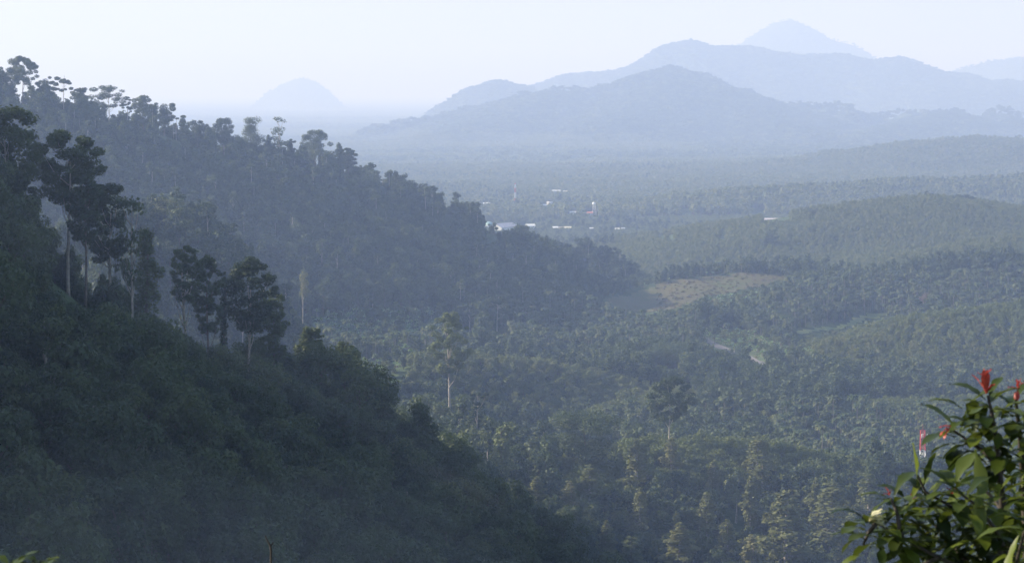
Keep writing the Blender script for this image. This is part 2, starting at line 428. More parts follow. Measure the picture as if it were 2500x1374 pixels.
def trunk_mb(r, h, rad, limbs, lean=0.0, n=6):
    mb = MB()
    k = 7; pts = []; bx = lean * h * (r.random() - .5) * 2; by = lean * h * (r.random() - .5) * 2
    for i in range(k):
        t = i / (k - 1)
        pts.append((bx * t * t + .01 * h * math.sin(5 * t + rad * 9), by * t * t, -1.5 + (h + 1.5) * t))
    mb.tube(pts, [rad * (1.25 - 0.85 * (i / (k - 1))) for i in range(k)], n)
    for (cx, cy, cz) in limbs:
        z0 = max(h * 0.35, cz - 0.25 * h * (0.6 + .5 * r.random()))
        t = (z0 + 1.5) / (h + 1.5)
        if t > 1: t = 1
        p0 = np.array((bx * t * t, by * t * t, min(z0, h)))
        p2 = np.array((cx, cy, cz)); p1 = (p0 + p2) / 2 + np.array((0, 0, -0.04 * h))
        mb.tube([p0, p1, p2], [rad * .42, rad * .28, rad * .12], 4)
    return mb
# every form: crown mesh and trunk mesh, height and crown radius in metres
FORMS = {}
def form(key, seed, h, R0, Hc, shape, ncl, nleaf, size, mat, bark, trunk_r=None, limbs=6, lean=.03, flat=0., extra=None, hollow=.35):
    r = np.random.default_rng(seed)
    z0 = h - Hc
    cl = blob_crown(r, R0, Hc * (0.92 if shape != 'umbrella' else .85), z0 + Hc * .06, ncl, seed_shape=shape, ragged=key[:3] == 'own')
    if shape in ('round', 'cone', 'column'):   # a solid heart so that the crown is not see-through
        hw = {'round': .48 if key[:3] == 'own' else .62, 'cone': .5, 'column': .75}[shape]
        cl += [(0, 0, z0 + Hc * .38, R0 * hw, R0 * hw, Hc * .36), (0, 0, z0 + Hc * .66, R0 * hw * .8, R0 * hw * .8, Hc * .28)]
    if key[:3] == 'own' and Hc < .7 * h: cl = cl[:-2]
    if extra: cl += extra
    V, F = leaf_cloud(r, cl, nleaf, size, flat, hollow)
    crown = mesh_np('crown', V, F, mat)
    th = h - Hc * (0.35 if shape in ('round', 'umbrella') else 0.1)
    lm = [cl[i][:3] for i in r.choice(len(cl), min(limbs, len(cl)), replace=False)] if limbs else []
    trunk = trunk_mb(r, th, trunk_r or R0 * .06, lm, lean).mesh('trunk', bark)
    FORMS[key] = dict(crown=crown, trunk=trunk, h=float(np.percentile(V[:, 2], 99.7)), R=float(np.percentile(np.abs(V[:, :2]), 97.5)))
# near forms (fine leaves), 450-1300 m away
for i in range(5):
    form('near%d' % i, 100 + i, 17 + 2 * i, 6.0 + (i % 3), 14 + (i % 2) * 3, 'round', 16 + 2 * i, 3000, .8, M_RAIN, M_BARKD)
form('near5', 106, 17, 3.2, 14, 'column', 12, 1500, .75, M_RAIN, M_BARKD)
form('near6', 107, 24, 7.5, 9, 'umbrella', 15, 2000, .8, M_RAIN, M_BARK)
# cone shaped trees smothered in creepers
for i in range(3):
    form('cone%d' % i, 120 + i, 19, 4.6 - .6 * i, 18, 'cone', 26, 2600, .7, M_OLIVE, M_BARK, hollow=.6)
# mid forms, 1300-3600 m
for i in range(5):
    form('mid%d' % i, 140 + i, 13 + 2 * i, 4.8 + .8 * (i % 3), 11 + 1.6 * i, 'round', 12, 720, 1.3, M_RAIN, M_BARKD, limbs=3)
form('mid5', 146, 24, 5.5, 7, 'umbrella', 10, 420, 1.3, M_RAIN, M_BARK, limbs=4)
form('mid6', 147, 18, 2.6, 15, 'column', 9, 420, 1.2, M_RAIN, M_BARKD, limbs=2)
for i in range(3):
    form('bright%d' % i, 150 + i, 10 + i, 4.2 + .5 * i, 9, 'round', 9, 520, 1.2, M_BRIGHT, M_BARKD, limbs=2)
for i in range(3):
    form('rubber%d' % i, 160 + i, 10 + .7 * i, 4.6 + .3 * i, 8, 'round', 16, 620, 1.0, M_RUBBER, M_BARKD, limbs=0)
    form('rubblt%d' % i, 165 + i, 9 + .7 * i, 4.6 + .3 * i, 7.5, 'round', 16, 620, 1.0, M_FAR, M_BARKD, limbs=0)
def palm(key, seed, h, nf, L, mat, bark, arch=1.0, wid=.55, up=.55):
    r = np.random.default_rng(seed)
    mb = MB()
    top = np.array((0, 0, h))
    for k in range(nf):
        a = k * 2.4 + r.random() * .5; el = up + 1.0 * (r.random() - .45)
        d = np.array((math.cos(a), math.sin(a)))
        pts = []; p = top.copy(); e = el
        seg = 6
        for s in range(seg + 1):
            pts.append(p.copy())
            p = p + np.array((d[0] * math.cos(e), d[1] * math.cos(e), math.sin(e))) * L / seg
            e -= arch * (.28 + .08 * s)
        pts = np.array(pts); side = np.array((-d[1], d[0], 0))
        ws = wid * np.sin(np.linspace(.35, math.pi, seg + 1)) ** .6
        V = []; 
        for s in range(seg + 1):
            dr = -ws[s] * .55
            V += [pts[s] + side * ws[s] + (0, 0, dr), pts[s], pts[s] - side * ws[s] + (0, 0, dr)]
        F = []
        for s in range(seg):
            b = 3 * s
            if s % 2 == 0 or True:
                F += [(b, b + 1, b + 4, b + 3), (b + 1, b + 2, b + 5, b + 4)]
        mb.add(V, F)
    crown = mb.mesh('crown', mat)
    tk = MB(); ln = (r.random() - .5) * h * .12
    tk.tube([(-ln, 0, -1), (-ln * .5, 0, h * .4), (-ln * .1, 0, h * .8), (0, 0, h)], [.22, .17, .14, .13], 5)
    FORMS[key] = dict(crown=crown, trunk=tk.mesh('trunk', bark), h=h + 1.5, R=L * .8)
for i in range(4):
    palm('palm%d' % i, 170 + i, 12 + 2.2 * i, 17, 4.6, M_PALM, M_BARKP)
for i in range(2):
    palm('banana%d' % i, 180 + i, 2.6 + i, 9, 3.0, M_BANANA, M_BARK, arch=.55, wid=.5, up=1.0)
# far forms, 3600-8000 m
for i in range(4):
    form('far%d' % i, 190 + i, 13 + 2 * i, 5.2 + .8 * (i % 2), 10, 'round', 8, 90, 3.0, M_FAR if i % 2 else M_RAIN, M_BARKD, limbs=0)
# very far: 110 m squares of canopy, each a few dozen crowns
def canopy_patch(key, seed, mat, hv):
    r = np.random.default_rng(seed); cl = []
    for i in range(60):
        s = 5.5 + 4 * r.random()
        cl.append(((r.random() - .5) * 120, (r.random() - .5) * 120, 5 + hv * r.random() ** 2, s, s, s * .8, s * s))
    V, F = leaf_cloud(r, cl, 1300, 8, 0.2, .7)
    FORMS[key] = dict(crown=mesh_np('canopy', V, F, mat), trunk=None, h=15, R=60)
for i in range(3):
    r_ = np.random.default_rng(200 + i); cl_ = []
    for _ in range(8):
        s_ = 4.5 + 3 * r_.random(); cl_.append(((r_.random() - .5) * 24, (r_.random() - .5) * 24, 5 + 7 * r_.random() ** 2, s_, s_, s_ * .85, s_ * s_))
    V_, F_ = leaf_cloud(r_, cl_, 150, 5.5, 0.2, .7)
    FORMS['patch%d' % i] = dict(crown=mesh_np('canopy', V_, F_, M_FAR if i % 2 else M_RAIN), trunk=None, h=14, R=12)
def scrub(key, seed, mat, h, R0, n, size):
    r = np.random.default_rng(seed)
    cl = [((r.random() - .5) * R0, (r.random() - .5) * R0, h * .4, R0 * .5, R0 * .5, h * .6) for _ in range(5)]
    V, F = leaf_cloud(r, cl, n, size, .2, .1)
    FORMS[key] = dict(crown=mesh_np('crown', V, F, mat), trunk=None, h=h, R=R0)
scrub('scrub0', 210, M_SCRUB, 2.2, 3.0, 160, .8)
scrub('scrub1', 211, M_SCRUB, 1.6, 4.0, 160, .8)
scrub('fern0', 212, M_RAIN, 3.4, 4.5, 420, .9)

# ------------------------------------------------------------------ things placed by hand: collected first so the forest leaves room for them
KEEP = []     # view corridors (px0, px1, py0, py1, D): clearings in front of something the photo shows down to py1
HEROES = []   # (form key, px, py_top, py_base or None, D, width px, label, name, category, group)
def hero(key, px, top, base, D, wpx, label, name='broadleaf_tree', cat='tree', group=None, keep=True, lean=0., mat=None, rz=None):
    HEROES.append(dict(key=key, px=px, top=top, base=base or top + 60, D=D, w=wpx, label=label, name=name, cat=cat, group=group, lean=lean, rz=rz))
    HEROES[-1]['keep'] = keep and base
# special silhouettes
form('heroRound', 301, 20, 7.5, 17.5, 'round', 26, 5200, .7, M_RAIN, M_BARKD, limbs=8)
form('heroTall', 302, 38, 8.5, 15.5, 'round', 26, 5200, .75, M_RAIN, M_BARK, trunk_r=.55, limbs=9)
form('heroTall2', 303, 36, 7.5, 15, 'round', 22, 4200, .75, M_RAIN, M_BARK, trunk_r=.5, limbs=9)
form('heroColumn', 304, 20, 3.4, 18, 'column', 22, 3600, .65, M_RAIN, M_BARKD, limbs=4)
form('heroEmergent', 305, 34, 10, 19, 'umbrella', 20, 2400, .8, M_RAIN, M_BARK, trunk_r=.5, limbs=14, flat=.8)
form('heroSparse', 306, 22, 6, 13, 'umbrella', 13, 620, .8, M_RAIN, M_BARK, trunk_r=.3, limbs=13, flat=.5)
form('heroSpindly', 307, 24, 2.6, 9, 'round', 9, 700, .6, M_BRIGHT, M_BARK, trunk_r=.3, limbs=4)
form('heroWarty', 308, 45, 9, 27, 'round', 30, 5000, .8, M_RUBBER, M_BARK, trunk_r=.6, limbs=9)
form('heroSpread', 309, 18, 13, 12, 'umbrella', 24, 4600, .75, M_RAIN, M_BARKD, trunk_r=.6, limbs=8)
form('heroPink', 310, 12, 7, 8, 'round', 12, 1200, .7, M_DRY, M_BARK, limbs=6)
form('heroBright', 311, 14, 7, 11, 'round', 18, 2600, .8, M_BRIGHT, M_BARK, limbs=5)
form('heroLit', 312, 22, 4.6, 20, 'column', 22, 3200, .7, M_RUBBER, M_BARKD, limbs=3)
form('heroPagoda', 313, 24, 8, 9, 'umbrella', 16, 2000, .8, M_RAIN, M_BARK, trunk_r=.4, limbs=10, flat=.8)

# nearest left ridge
hero('heroTall', 15, 262, 700, 690, 165, 'tall dark tree whose dense crown is cut by the left edge of the photo', keep=False)
hero('heroRound', 40, 420, 660, 660, 100, 'dark full-crowned tree low against the left edge, under the tallest crown', keep=False)
hero('heroTall', 165, 320, 712, 700, 170, 'tallest dark tree of the near ridge with a long straight bare trunk')
hero('heroTall2', 262, 450, 700, 705, 120, 'dark tree just right of the tallest near-ridge tree, with lacy drooping branches')
hero('heroSparse', 318, 480, 690, 705, 90, 'open-branched dark tree leaning out right of the lacy dark tree', keep=False)
hero('heroRound', 205, 430, 690, 690, 80, 'dark bushy crown tucked below the tallest near-ridge tree', keep=False)
hero('heroColumn', 358, 560, 745, 716, 58, 'narrow creeper-clad dark column tree standing alone on the near ridge')
hero('heroTall2', 452, 600, 822, 740, 70, 'small dark topknot tree on a thin pale trunk, left tree of the close pair')
hero('heroRound', 506, 625, 800, 745, 70, 'rounded dark tree touching the topknot tree, right tree of the close pair')
hero('heroColumn', 545, 665, 770, 752, 22, 'thin ragged sapling between the close pair and the broad flat-topped tree')
hero('heroTall2', 608, 630, 832, 757, 116, 'broad flat-topped dark tree with a forked pale trunk near the ridge end')
hero('heroRound', 668, 720, 850, 772, 84, 'dome-shaped dark tree at the right end of the near ridge')
hero('heroRound', 760, 800, 885, 800, 70, 'low rounded tree on the ridge shoulder beside the banana grove', keep=False)
hero('heroRound', 850, 835, 950, 830, 80, 'low dark tree at the right tip of the near ridge shoulder', keep=False)
# second ridge skyline
B = 'trees along the skyline of the second ridge'
hero('heroRound', 8, 165, 260, 2590, 70, 'partly cropped crown at the left edge of the skyline ridge', group=B, keep=False)
hero('heroRound', 55, 138, 250, 2610, 78, 'big domed tree, highest point of the skyline ridge', group=B)
hero('mid1', 110, 188, 262, 2620, 46, 'squat tree just right of the big domed skyline tree', group=B, keep=False)
hero('mid5', 155, 188, 270, 2630, 60, 'wind-bent flat-topped tree right of the domed skyline tree', group=B)
hero('mid0', 195, 215, 285, 2650, 50, 'dark bush-like tree left of the tiered emergent on the skyline', group=B, keep=False)
hero('heroEmergent', 265, 209, 292, 2680, 82, 'tall tiered emergent tree with a bare trunk, showing against the haze', group=B)
hero('mid5', 311, 236, 296, 2690, 36, 'slim tiered tree right of the tall emergent, on a thin stem', group=B)
hero('heroRound', 350, 234, 320, 2720, 54, 'knobbly rounded tree at the middle of the skyline ridge', group=B)
hero('mid3', 400, 252, 330, 2750, 56, 'dark tree with a spiky left top on the skyline ridge', group=B)
hero('mid5', 430, 282, 360, 2760, 50, 'pale trunked tree sloping down from the ridge middle', group=B)
hero('heroRound', 482, 295, 350, 2790, 58, 'rounded tree left of the tall lit crown on the ridge', group=B)
hero('heroRound', 545, 289, 390, 2810, 66, 'tall heaped crown with a lit top, left of the bottle-shaped tree', group=B)
hero('heroColumn', 612, 287, 370, 2840, 50, 'bottle-shaped tree with a bushy top beside the sparse feathery tree', group=B)
hero('heroSparse', 680, 286, 350, 2860, 42, 'sparse feathery tree you can see through, on the skyline ridge', group=B)
hero('mid0', 655, 330, 372, 2855, 28, 'small ball-shaped tree under the sparse feathery tree', group=B)
hero('mid2', 708, 340, 385, 2890, 30, 'small rounded tree between the feathery tree and the big dome', group=B)
hero('heroRound', 768, 318, 402, 2940, 74, 'large dome-shaped tree towards the right end of the ridge trees', group=B)
hero('mid4', 828, 350, 405, 2980, 34, 'spiky-topped tree right of the large dome on the ridge', group=B)
hero('mid3', 850, 362, 425, 3000, 44, 'last bushy tree before the ridge line drops to the plain', group=B)
hero('mid6', 881, 404, 430, 3040, 16, 'tiny lone knob of a tree on the falling ridge line', group=B)
hero('mid5', 934, 430, 470, 3090, 26, 'small wind-swept tree at the shoulder of the falling ridge', group=B)
hero('mid3', 1092, 502, 555, 3180, 44, 'lone rounded tree leaning right on the low end of the ridge', group=B)
hero('mid3', 1200, 545, 590, 3230, 40, 'dark bushy tree in front of the long white-gabled warehouse', group=B)
for k_, (px_, tp_, ww_) in enumerate([(1320,590,40),(1370,588,45),(1425,580,60),(1480,600,50)]):
    hero('mid%d' % (k_ % 4), px_, tp_, tp_ + 62, 3260, ww_, ['leftmost dark tree crowning the wooded knoll below the warehouses', 'second dark tree crowning the wooded knoll', 'tallest dark tree crowning the wooded knoll', 'rightmost dark tree crowning the wooded knoll before it drops'][k_], group='trees crowning the wooded knoll', keep=False)
# sunlit clump between the ridges
for k_, (px_, tp_, ww_) in enumerate([(352,505,70),(395,482,80),(435,500,76),(470,528,76),(400,535,80),(500,560,66),(540,578,50),(450,570,70),(560,610,46)]):
    hero('heroBright', px_, tp_, tp_ + 75, 1780 + 8 * k_ - (40 if k_ in (4, 7) else 0), ww_, 'pale green tree in the sunlit clump between the two ridges', group='pale green trees between the ridges', keep=False)
# valley
hero('heroSpindly', 740, 652, 757, 2150, 22, 'lone spindly tree with a thin white trunk above the banana grove')
hero('heroWarty', 1097, 762, 978, 1600, 92, 'tallest valley tree, heaped crown over a long bare trunk')
hero('heroPagoda', 1214, 718, 812, None, 80, 'layered flat-crowned tree with a white trunk in the valley')
hero('heroPagoda', 1146, 740, 806, None, 60, 'layered flat-crowned tree left of the white trunked one')
hero('heroTall', 1636, 918, 1064, 1545, 104, 'dark rounded tree on a long white trunk, standing on the plantation hill')
hero('heroSpread', 1432, 1005, 1095, 1480, 150, 'wide spreading dark tree left of the plantation hill')
hero('heroLit', 1226, 1030, 1120, 1400, 60, 'tall creeper column tree lit on its left side, above the shaded slope')
hero('heroBright', 1130, 1050, 1100, 1400, 70, 'pale green low tree left of the lit column tree', keep=False)
hero('heroSpread', 1630, 838, 896, None, 130, 'wide dark rounded tree left of the road bend')
hero('mid3', 1745, 765, 835, None, 50, 'rounded tree covered in creepers behind the road')
hero('heroPink', 2255, 714, 745, None, 40, 'leafless-looking round tree with pinkish grey crown')
hero('heroSpindly', 1797, 1203, 1268, None, 34, 'pale dead-looking tree with bare stem between the cone trees', keep=True)
hero('heroPagoda', 1165, 955, 1010, 1500, 60, 'small flat-crowned tree with pale stem above the shaded slope')
hero('heroRound', 1880, 560, 600, None, 36, 'dark rounded tree on the left flank of the far plantation hill', keep=False)
hero('heroRound', 2350, 475, 520, 4010, 50, 'dark tree on the crest of the far plantation hill, right of its top', keep=False)
hero('mid5', 2265, 466, 500, 4030, 22, 'small tree sticking up at the top of the far plantation hill', keep=False)
CG = 'cone-shaped creeper trees at the foot of the plantation hill'
for k_, (px_, tp_, bs_, ww_) in enumerate([(1556,1095,1178,62),(1640,1085,1135,40),(1742,1140,1192,34),(1850,1085,1160,62),(1860,1140,1205,52),(1832,1188,1278,42),(1562,1212,1288,42),(1726,1222,1292,50),(1652,1262,1296,30),(1776,1285,1340,46),(1922,1236,1400,112),(1993,1188,1262,38),(2030,1205,1312,92),(2075,1290,1400,80),(1660,1300,1380,70),(1540,1330,1400,60),(1835,1330,1420,56),(1480,1290,1350,40),(1440,1150,1200,54),(1390,1190,1240,46),(1310,1180,1230,46),(2120,1180,1250,60)]):
    lab = ['tall olive cone tree under the left end of the plantation hill','olive cone tree just right of the tall one under the hill crest','narrow olive cone tree below the middle of the plantation hill','upper olive cone tree of the stacked trio on the hill','middle olive cone tree of the stacked trio on the hill','lowest and narrowest olive cone tree of the stacked trio','yellowish lit cone tree alone on the dark lower slope','pointed cone tree right of the smallest olive cone','smallest olive cone tree on the dark lower slope','leaning olive cone tree near the bottom edge','biggest cone tree, broad and pale, left of the shrub leaves','slim spire-shaped cone tree above the broad pale one','wide olive cone tree between the spire and the shrub leaves','olive cone tree half hidden behind the shrub tip','wide green cone tree at the bottom edge below the smallest cone','dim cone tree at the bottom edge below the yellowish lit one','dim cone tree at the bottom edge left of the broad pale one','faint cone tree on the dark slope left of the yellowish one','olive cone tree below the wide spreading dark tree','low olive cone tree left of the plantation hill foot','lowest olive cone tree above the shaded bottom slope','rounded olive cone tree under the red and white lattice tower'][k_]
    hero('cone%d' % (k_ % 3), px_, tp_, bs_, None, ww_, lab, name='creeper_tree', group=CG)
# bare pale trunks on the shaded slope
SNAGS = [(170,840,965,'leaning bare pale trunk on the shaded near slope, shorter one of the pair'),(212,760,932,'tall leaning bare pale trunk on the shaded near slope, longer one of the pair'),(25,880,990,'thin bare trunk at the left edge of the shaded slope'),(360,740,830,'thin pale trunk below the narrow column tree'),(512,1015,1060,'tiny pale snag in the middle of the shaded slope'),(715,530,600,'faint bare trunk on the face of the second ridge')]
HOUSES = []  # filled below, kept here because the forest keeps clear of them
def house(px0, px1, py0, py1, D, roof, wall, label, name='house', cat='house', group=None, kind='gable', rz=0.0, depth=10):
    HOUSES.append(dict(px0=px0, px1=px1, py0=py0, py1=py1, D=D, roof=roof, wall=wall, label=label, name=name, cat=cat, group=group, kind=kind, rz=rz, depth=depth))
    KEEP.append((px0 - 1, px1 + 1, py0 - 5, py1 - 2, D))
WH = (.75,.75,.72); CR = (.62,.58,.42); PK = (.58,.50,.50); GR = (.42,.45,.46); TE = (.22,.36,.36); RD = (.45,.16,.11); BL = (.10,.32,.55); BR = (.35,.3,.25)
TG = 'buildings of the town on the plain'
house(1206,1252,545,564,5050,PK,WH,'long grey-pink roofed warehouse with a bright white gable','warehouse','warehouse',TG,rz=-.5,depth=60)
house(1184,1204,541,556,5120,TE,GR,'pale teal roofed hall left of the long warehouse','hall','hall',TG,kind='dome',depth=20)
house(1284,1305,547,557,5080,WH,WH,'white flat-roofed shed right of the long warehouse','shed','shed',TG,rz=.25,depth=16)
house(1350,1362,553,560,5060,WH,CR,'leftmost cream building of the row right of the warehouses','shop_building','building',TG)
house(1364,1377,554,560,5060,BR,CR,'second cream building of the low row','shop_building','building',TG)
house(1379,1394,553,560,5050,CR,WH,'third cream building of the low row, with orange base','shop_building','building',TG)
house(1335,1349,493,501,5900,WH,WH,'white two-storey block in the trees above the low row','apartment_block','building',TG,kind='flat')
house(1326,1334,499,505,5850,WH,GR,'small white house left of the two-storey block','house','house',TG)
house(1348,1368,464,469,6700,WH,GR,'long pale roof farthest back in the trees','long_building','building',TG,depth=8)
house(1372,1390,466,469,6700,CR,WH,'short pale roof farthest back, right of the long one','long_building','building',TG,depth=8)
house(1158,1166,495,500,5900,RD,CR,'orange roofed house left of the red and white mast','house','house',TG)
house(1180,1196,495,499,5900,WH,WH,'small white row house below the red and white mast','house','house',TG)
house(1391,1406,516,523,5500,WH,WH,'white house between the two-storey block and the water tower','house','house',TG)
house(1433,1447,517,525,5450,RD,WH,'white house with red roof at the foot of the water tower','house','house',TG)
house(1668,1682,516,526,5450,RD,WH,'white house with orange-red roof right of the water tower','house','house',TG)
house(1592,1598,520,526,5450,WH,WH,'tiny white hut left of the orange-red roofed house','hut','hut',TG)
house(1844,1860,517,523,5400,GR,WH,'pale grey roofed house above the long pink roof','house','house',TG)
house(1866,1927,533,540,5150,PK,WH,'very long low building with a pink roof','long_building','building',TG,depth=12)
house(1983,1989,531,536,5100,WH,WH,'tiny white house at the edge of the plantation hill','hut','hut',TG)
house(1440,1448,556,561,5050,WH,CR,'small pale house below the water tower','house','house',TG)
house(1502,1512,557,562,5000,WH,GR,'left one of two pale houses in line below the water tower','house','house',TG)
house(1517,1525,556,561,5000,GR,WH,'right one of two pale houses in line below the water tower','house','house',TG)
house(1610,1618,579,584,4700,WH,WH,'left white hut of the pair in front of the town','hut','hut',TG)
house(1634,1642,580,586,4680,CR,WH,'right white hut of the pair in front of the town','hut','hut',TG)
VG = 'houses among the palms'
house(2188,2203,936,948,2150,WH,GR,'white roofed house next to the blue one among the palms','house','house',VG,rz=.6)
house(2204,2220,935,945,2160,(.12,.36,.42),WH,'teal-blue roofed house among the palms','house','house',VG,rz=-.4)
house(2279,2288,950,956,2140,GR,BR,'small grey roofed hut among the palms','hut','hut',VG)
house(2164,2190,1150,1164,1690,BL,WH,'blue roofed house behind the shrub, below the lattice tower','house','house',VG,rz=.3)
house(1492,1510,782,791,2560,PK,BR,'pinkish roofed hut among the palms left of the clearing','hut','hut',VG,rz=.2)
house(1345,1362,816,822,2400,GR,WH,'grey roofed hut hidden in the valley palms','hut','hut',VG)
KEEP.append((2246, 2262, 1040, 1150, 1700)); KEEP.append((1254, 1262, 446, 487, 5800)); KEEP.append((1444, 1458, 492, 524, 5450)); KEEP.append((1762, 1768, 566, 584, 4500))

# clearings, fields and the road, outlined where the photo shows them
def inpoly(x, y, poly):
    res = np.zeros(np.shape(x), bool); n = len(poly); j = n - 1
    for i in range(n):
        xi, yi = poly[i]; xj, yj = poly[j]
        cnd = ((yi > y) != (yj > y)) & (x < (xj - xi) * (y - yi) / ((yj - yi) or 1e-9) + xi)
        res ^= cnd; j = i
    return res
ROAD_PX = [(1700,822),(1722,832),(1750,846),(1778,856),(1800,864),(1825,874),(1850,884),(1872,892)]
ROAD = []
for (px_, py_) in ROAD_PX: ROAD.append(ground_hit(px_, py_, 1900))
ROAD = np.array(ROAD)
AREAS = {
 'clearing': [(1470,742),(1530,715),(1600,696),(1700,680),(1800,668),(1910,672),(1925,682),(1850,704),(1790,715),(1720,730),(1660,752),(1590,768),(1530,766)],
 'field': [(1935,812),(1990,800),(2070,790),(2100,776),(2150,768),(2185,772),(2120,786),(2080,800),(2000,812),(1950,820)],
 'verge': [(1690,815),(1740,800),(1820,812),(1880,838),(1985,858),(1990,880),(1900,900),(1860,905),(1800,880),(1740,862),(1700,840)],
}
AREAW = {}
for k_, poly in AREAS.items():
    AREAW[k_] = []
    for px_, py_ in poly:
        q_ = ground_hit(px_, py_, 1900)
        if k_ == 'clearing' and q_[1] > 3120: q_ = at(px_, py_, 3120)
        AREAW[k_].append((q_[0], q_[1]))

# ------------------------------------------------------------------ forest sampling
def sample(r0, r1, spacing, azw=12.8, grow=0.0):
    """jittered points in a wedge of ground; spacing may grow with distance"""
    pts = []; r = r0
    while r < r1:
        sp = spacing * (1 + grow * (r - r0) / r0)
        n = int(2 * R(azw) * r / sp)
        a = (np.arange(n) + .5 + (rng.random(n) - .5) * .9) / n * 2 * R(azw) - R(azw)
        rr = r + (rng.random(n) - .5) * sp * .95
        pts.append(np.stack([rr * np.sin(a), rr * np.cos(a)], 1)); r += sp * .93
    return np.concatenate(pts)
def keep_clear(x, y, z, h, wid):
    px, pt = proj(x, y, z + h); _, pb = proj(x, y, z)
    wpx = wid * FPX / y
    ok = np.ones(len(x), bool)
    for (a, b, t0, b0, D) in KEEP:
        if D is None: continue
        hit = (px + wpx * .8 > a) & (px - wpx * .8 < b) & (pt < b0 - 2) & (pb > t0) & (y < D + 12) & (y > D * (.9 if b0 > 1100 and b - a > 12 else .55))
        ok &= ~hit
    return ok
TREES = []   # x, y, z, scale, form key, rot
def add_forest(pts, chooser, smin=.75, smax=1.25):
    x, y = pts[:, 0], pts[:, 1]
    z = height(x, y) - .4
    keys = chooser(x, y, z)
    sc = smin + (smax - smin) * rng.random(len(x)) ** 1.6
    isr = np.array([k[:4] == 'rubb' for k in keys])
    sc = np.where(isr, .8 + .16 * rng.random(len(x)), sc)
    patchy = fbm(x, y, 160, 3, 77)
    sc *= np.where(isr, 1, 1 + .35 * patchy)
    lowm = (y > 1250) & (y < 1500) & (proj(x, y, z)[0] > 1350)
    sc = np.where(lowm, sc * .88, sc)
    edge = (y > 2780) & (y < 3160) & (proj(x, y, z)[0] > 1370) & (proj(x, y, z)[0] < 1600)
    sc = np.where(edge, sc * .45, sc)
    pxx = proj(x, y, z)[0]; crest = (y > 600) & (y < 830) & (pxx > -50) & (pxx < 700)
    sc = np.where(crest, sc * np.where(pxx < 330, .95, .8), sc)
    hh = np.array([FORMS[k]['h'] if k else 0 for k in keys]) * sc
    RR = np.array([FORMS[k]['R'] if k else 0 for k in keys]) * sc
    ok = keep_clear(x, y, z, hh, RR) & np.array([bool(k) for k in keys])
    # nothing stands up in front of the open ground and the road
    px, pt = proj(x, y, z + hh * .9); wpx = RR * FPX / y * .7
    for nm, poly in AREAS.items():
        if nm == 'verge': continue
        dmax = max(q[1] for q in AREAW[nm])
        hide = np.zeros(len(x), bool)
        for dx_ in (-.8, 0, .8):
            for dy_ in (2, 10, 20, 32, 44, 58, 72):
                hide |= inpoly(px + dx_ * wpx, pt + dy_, poly) & (dy_ < hh * FPX / y + 2)
        ok &= ~(hide & (y < dmax + 30) & (y > 1200) & (hh > 3.5))
    for i in range(len(ROAD_PX) - 1):
        (a0, b0), (a1, b1) = ROAD_PX[i], ROAD_PX[i + 1]
        if i in (0, 4): continue
        t = (px - a0) / (a1 - a0); row = b0 + t * (b1 - b0)
        ok &= ~((t > -.1) & (t < 1.1) & (pt < row + 5) & (pt > row - 60) & (y < ROAD[i, 1] + 20) & (y > 1500) & (hh > 2) & (proj(x, y, z)[1] > row))
    # open ground
    for nm, poly in AREAW.items():
        if nm == 'verge': continue
        ins = inpoly(x, y, poly)
        small = np.array([k[:5] in ('scrub', 'banan') for k in keys])
        ok &= ~(ins & ~small)
    for i in range(len(ROAD) - 1):
        a, b = ROAD[i, :2], ROAD[i + 1, :2]; d = b - a
        t = np.clip(((x - a[0]) * d[0] + (y - a[1]) * d[1]) / (d @ d), 0, 1)
        dd = np.hypot(x - a[0] - t * d[0], y - a[1] - t * d[1])
        infront = (y < a[1] + 40)
        ok &= ~(dd < 7)
    rot = rng.random(len(x)) * 6.283
    for i in np.nonzero(ok)[0]:
        TREES.append((x[i], y[i], z[i], sc[i], keys[i], rot[i], hh[i], RR[i]))
def pick(opts, n, w=None): return rng.choice(opts, n, p=w)
def choose_near(x, y, z):
    k = pick(['near0','near1','near2','near3','near4','near5','near6'], len(x), [.2,.2,.18,.15,.12,.1,.05]).astype(object)
    return k
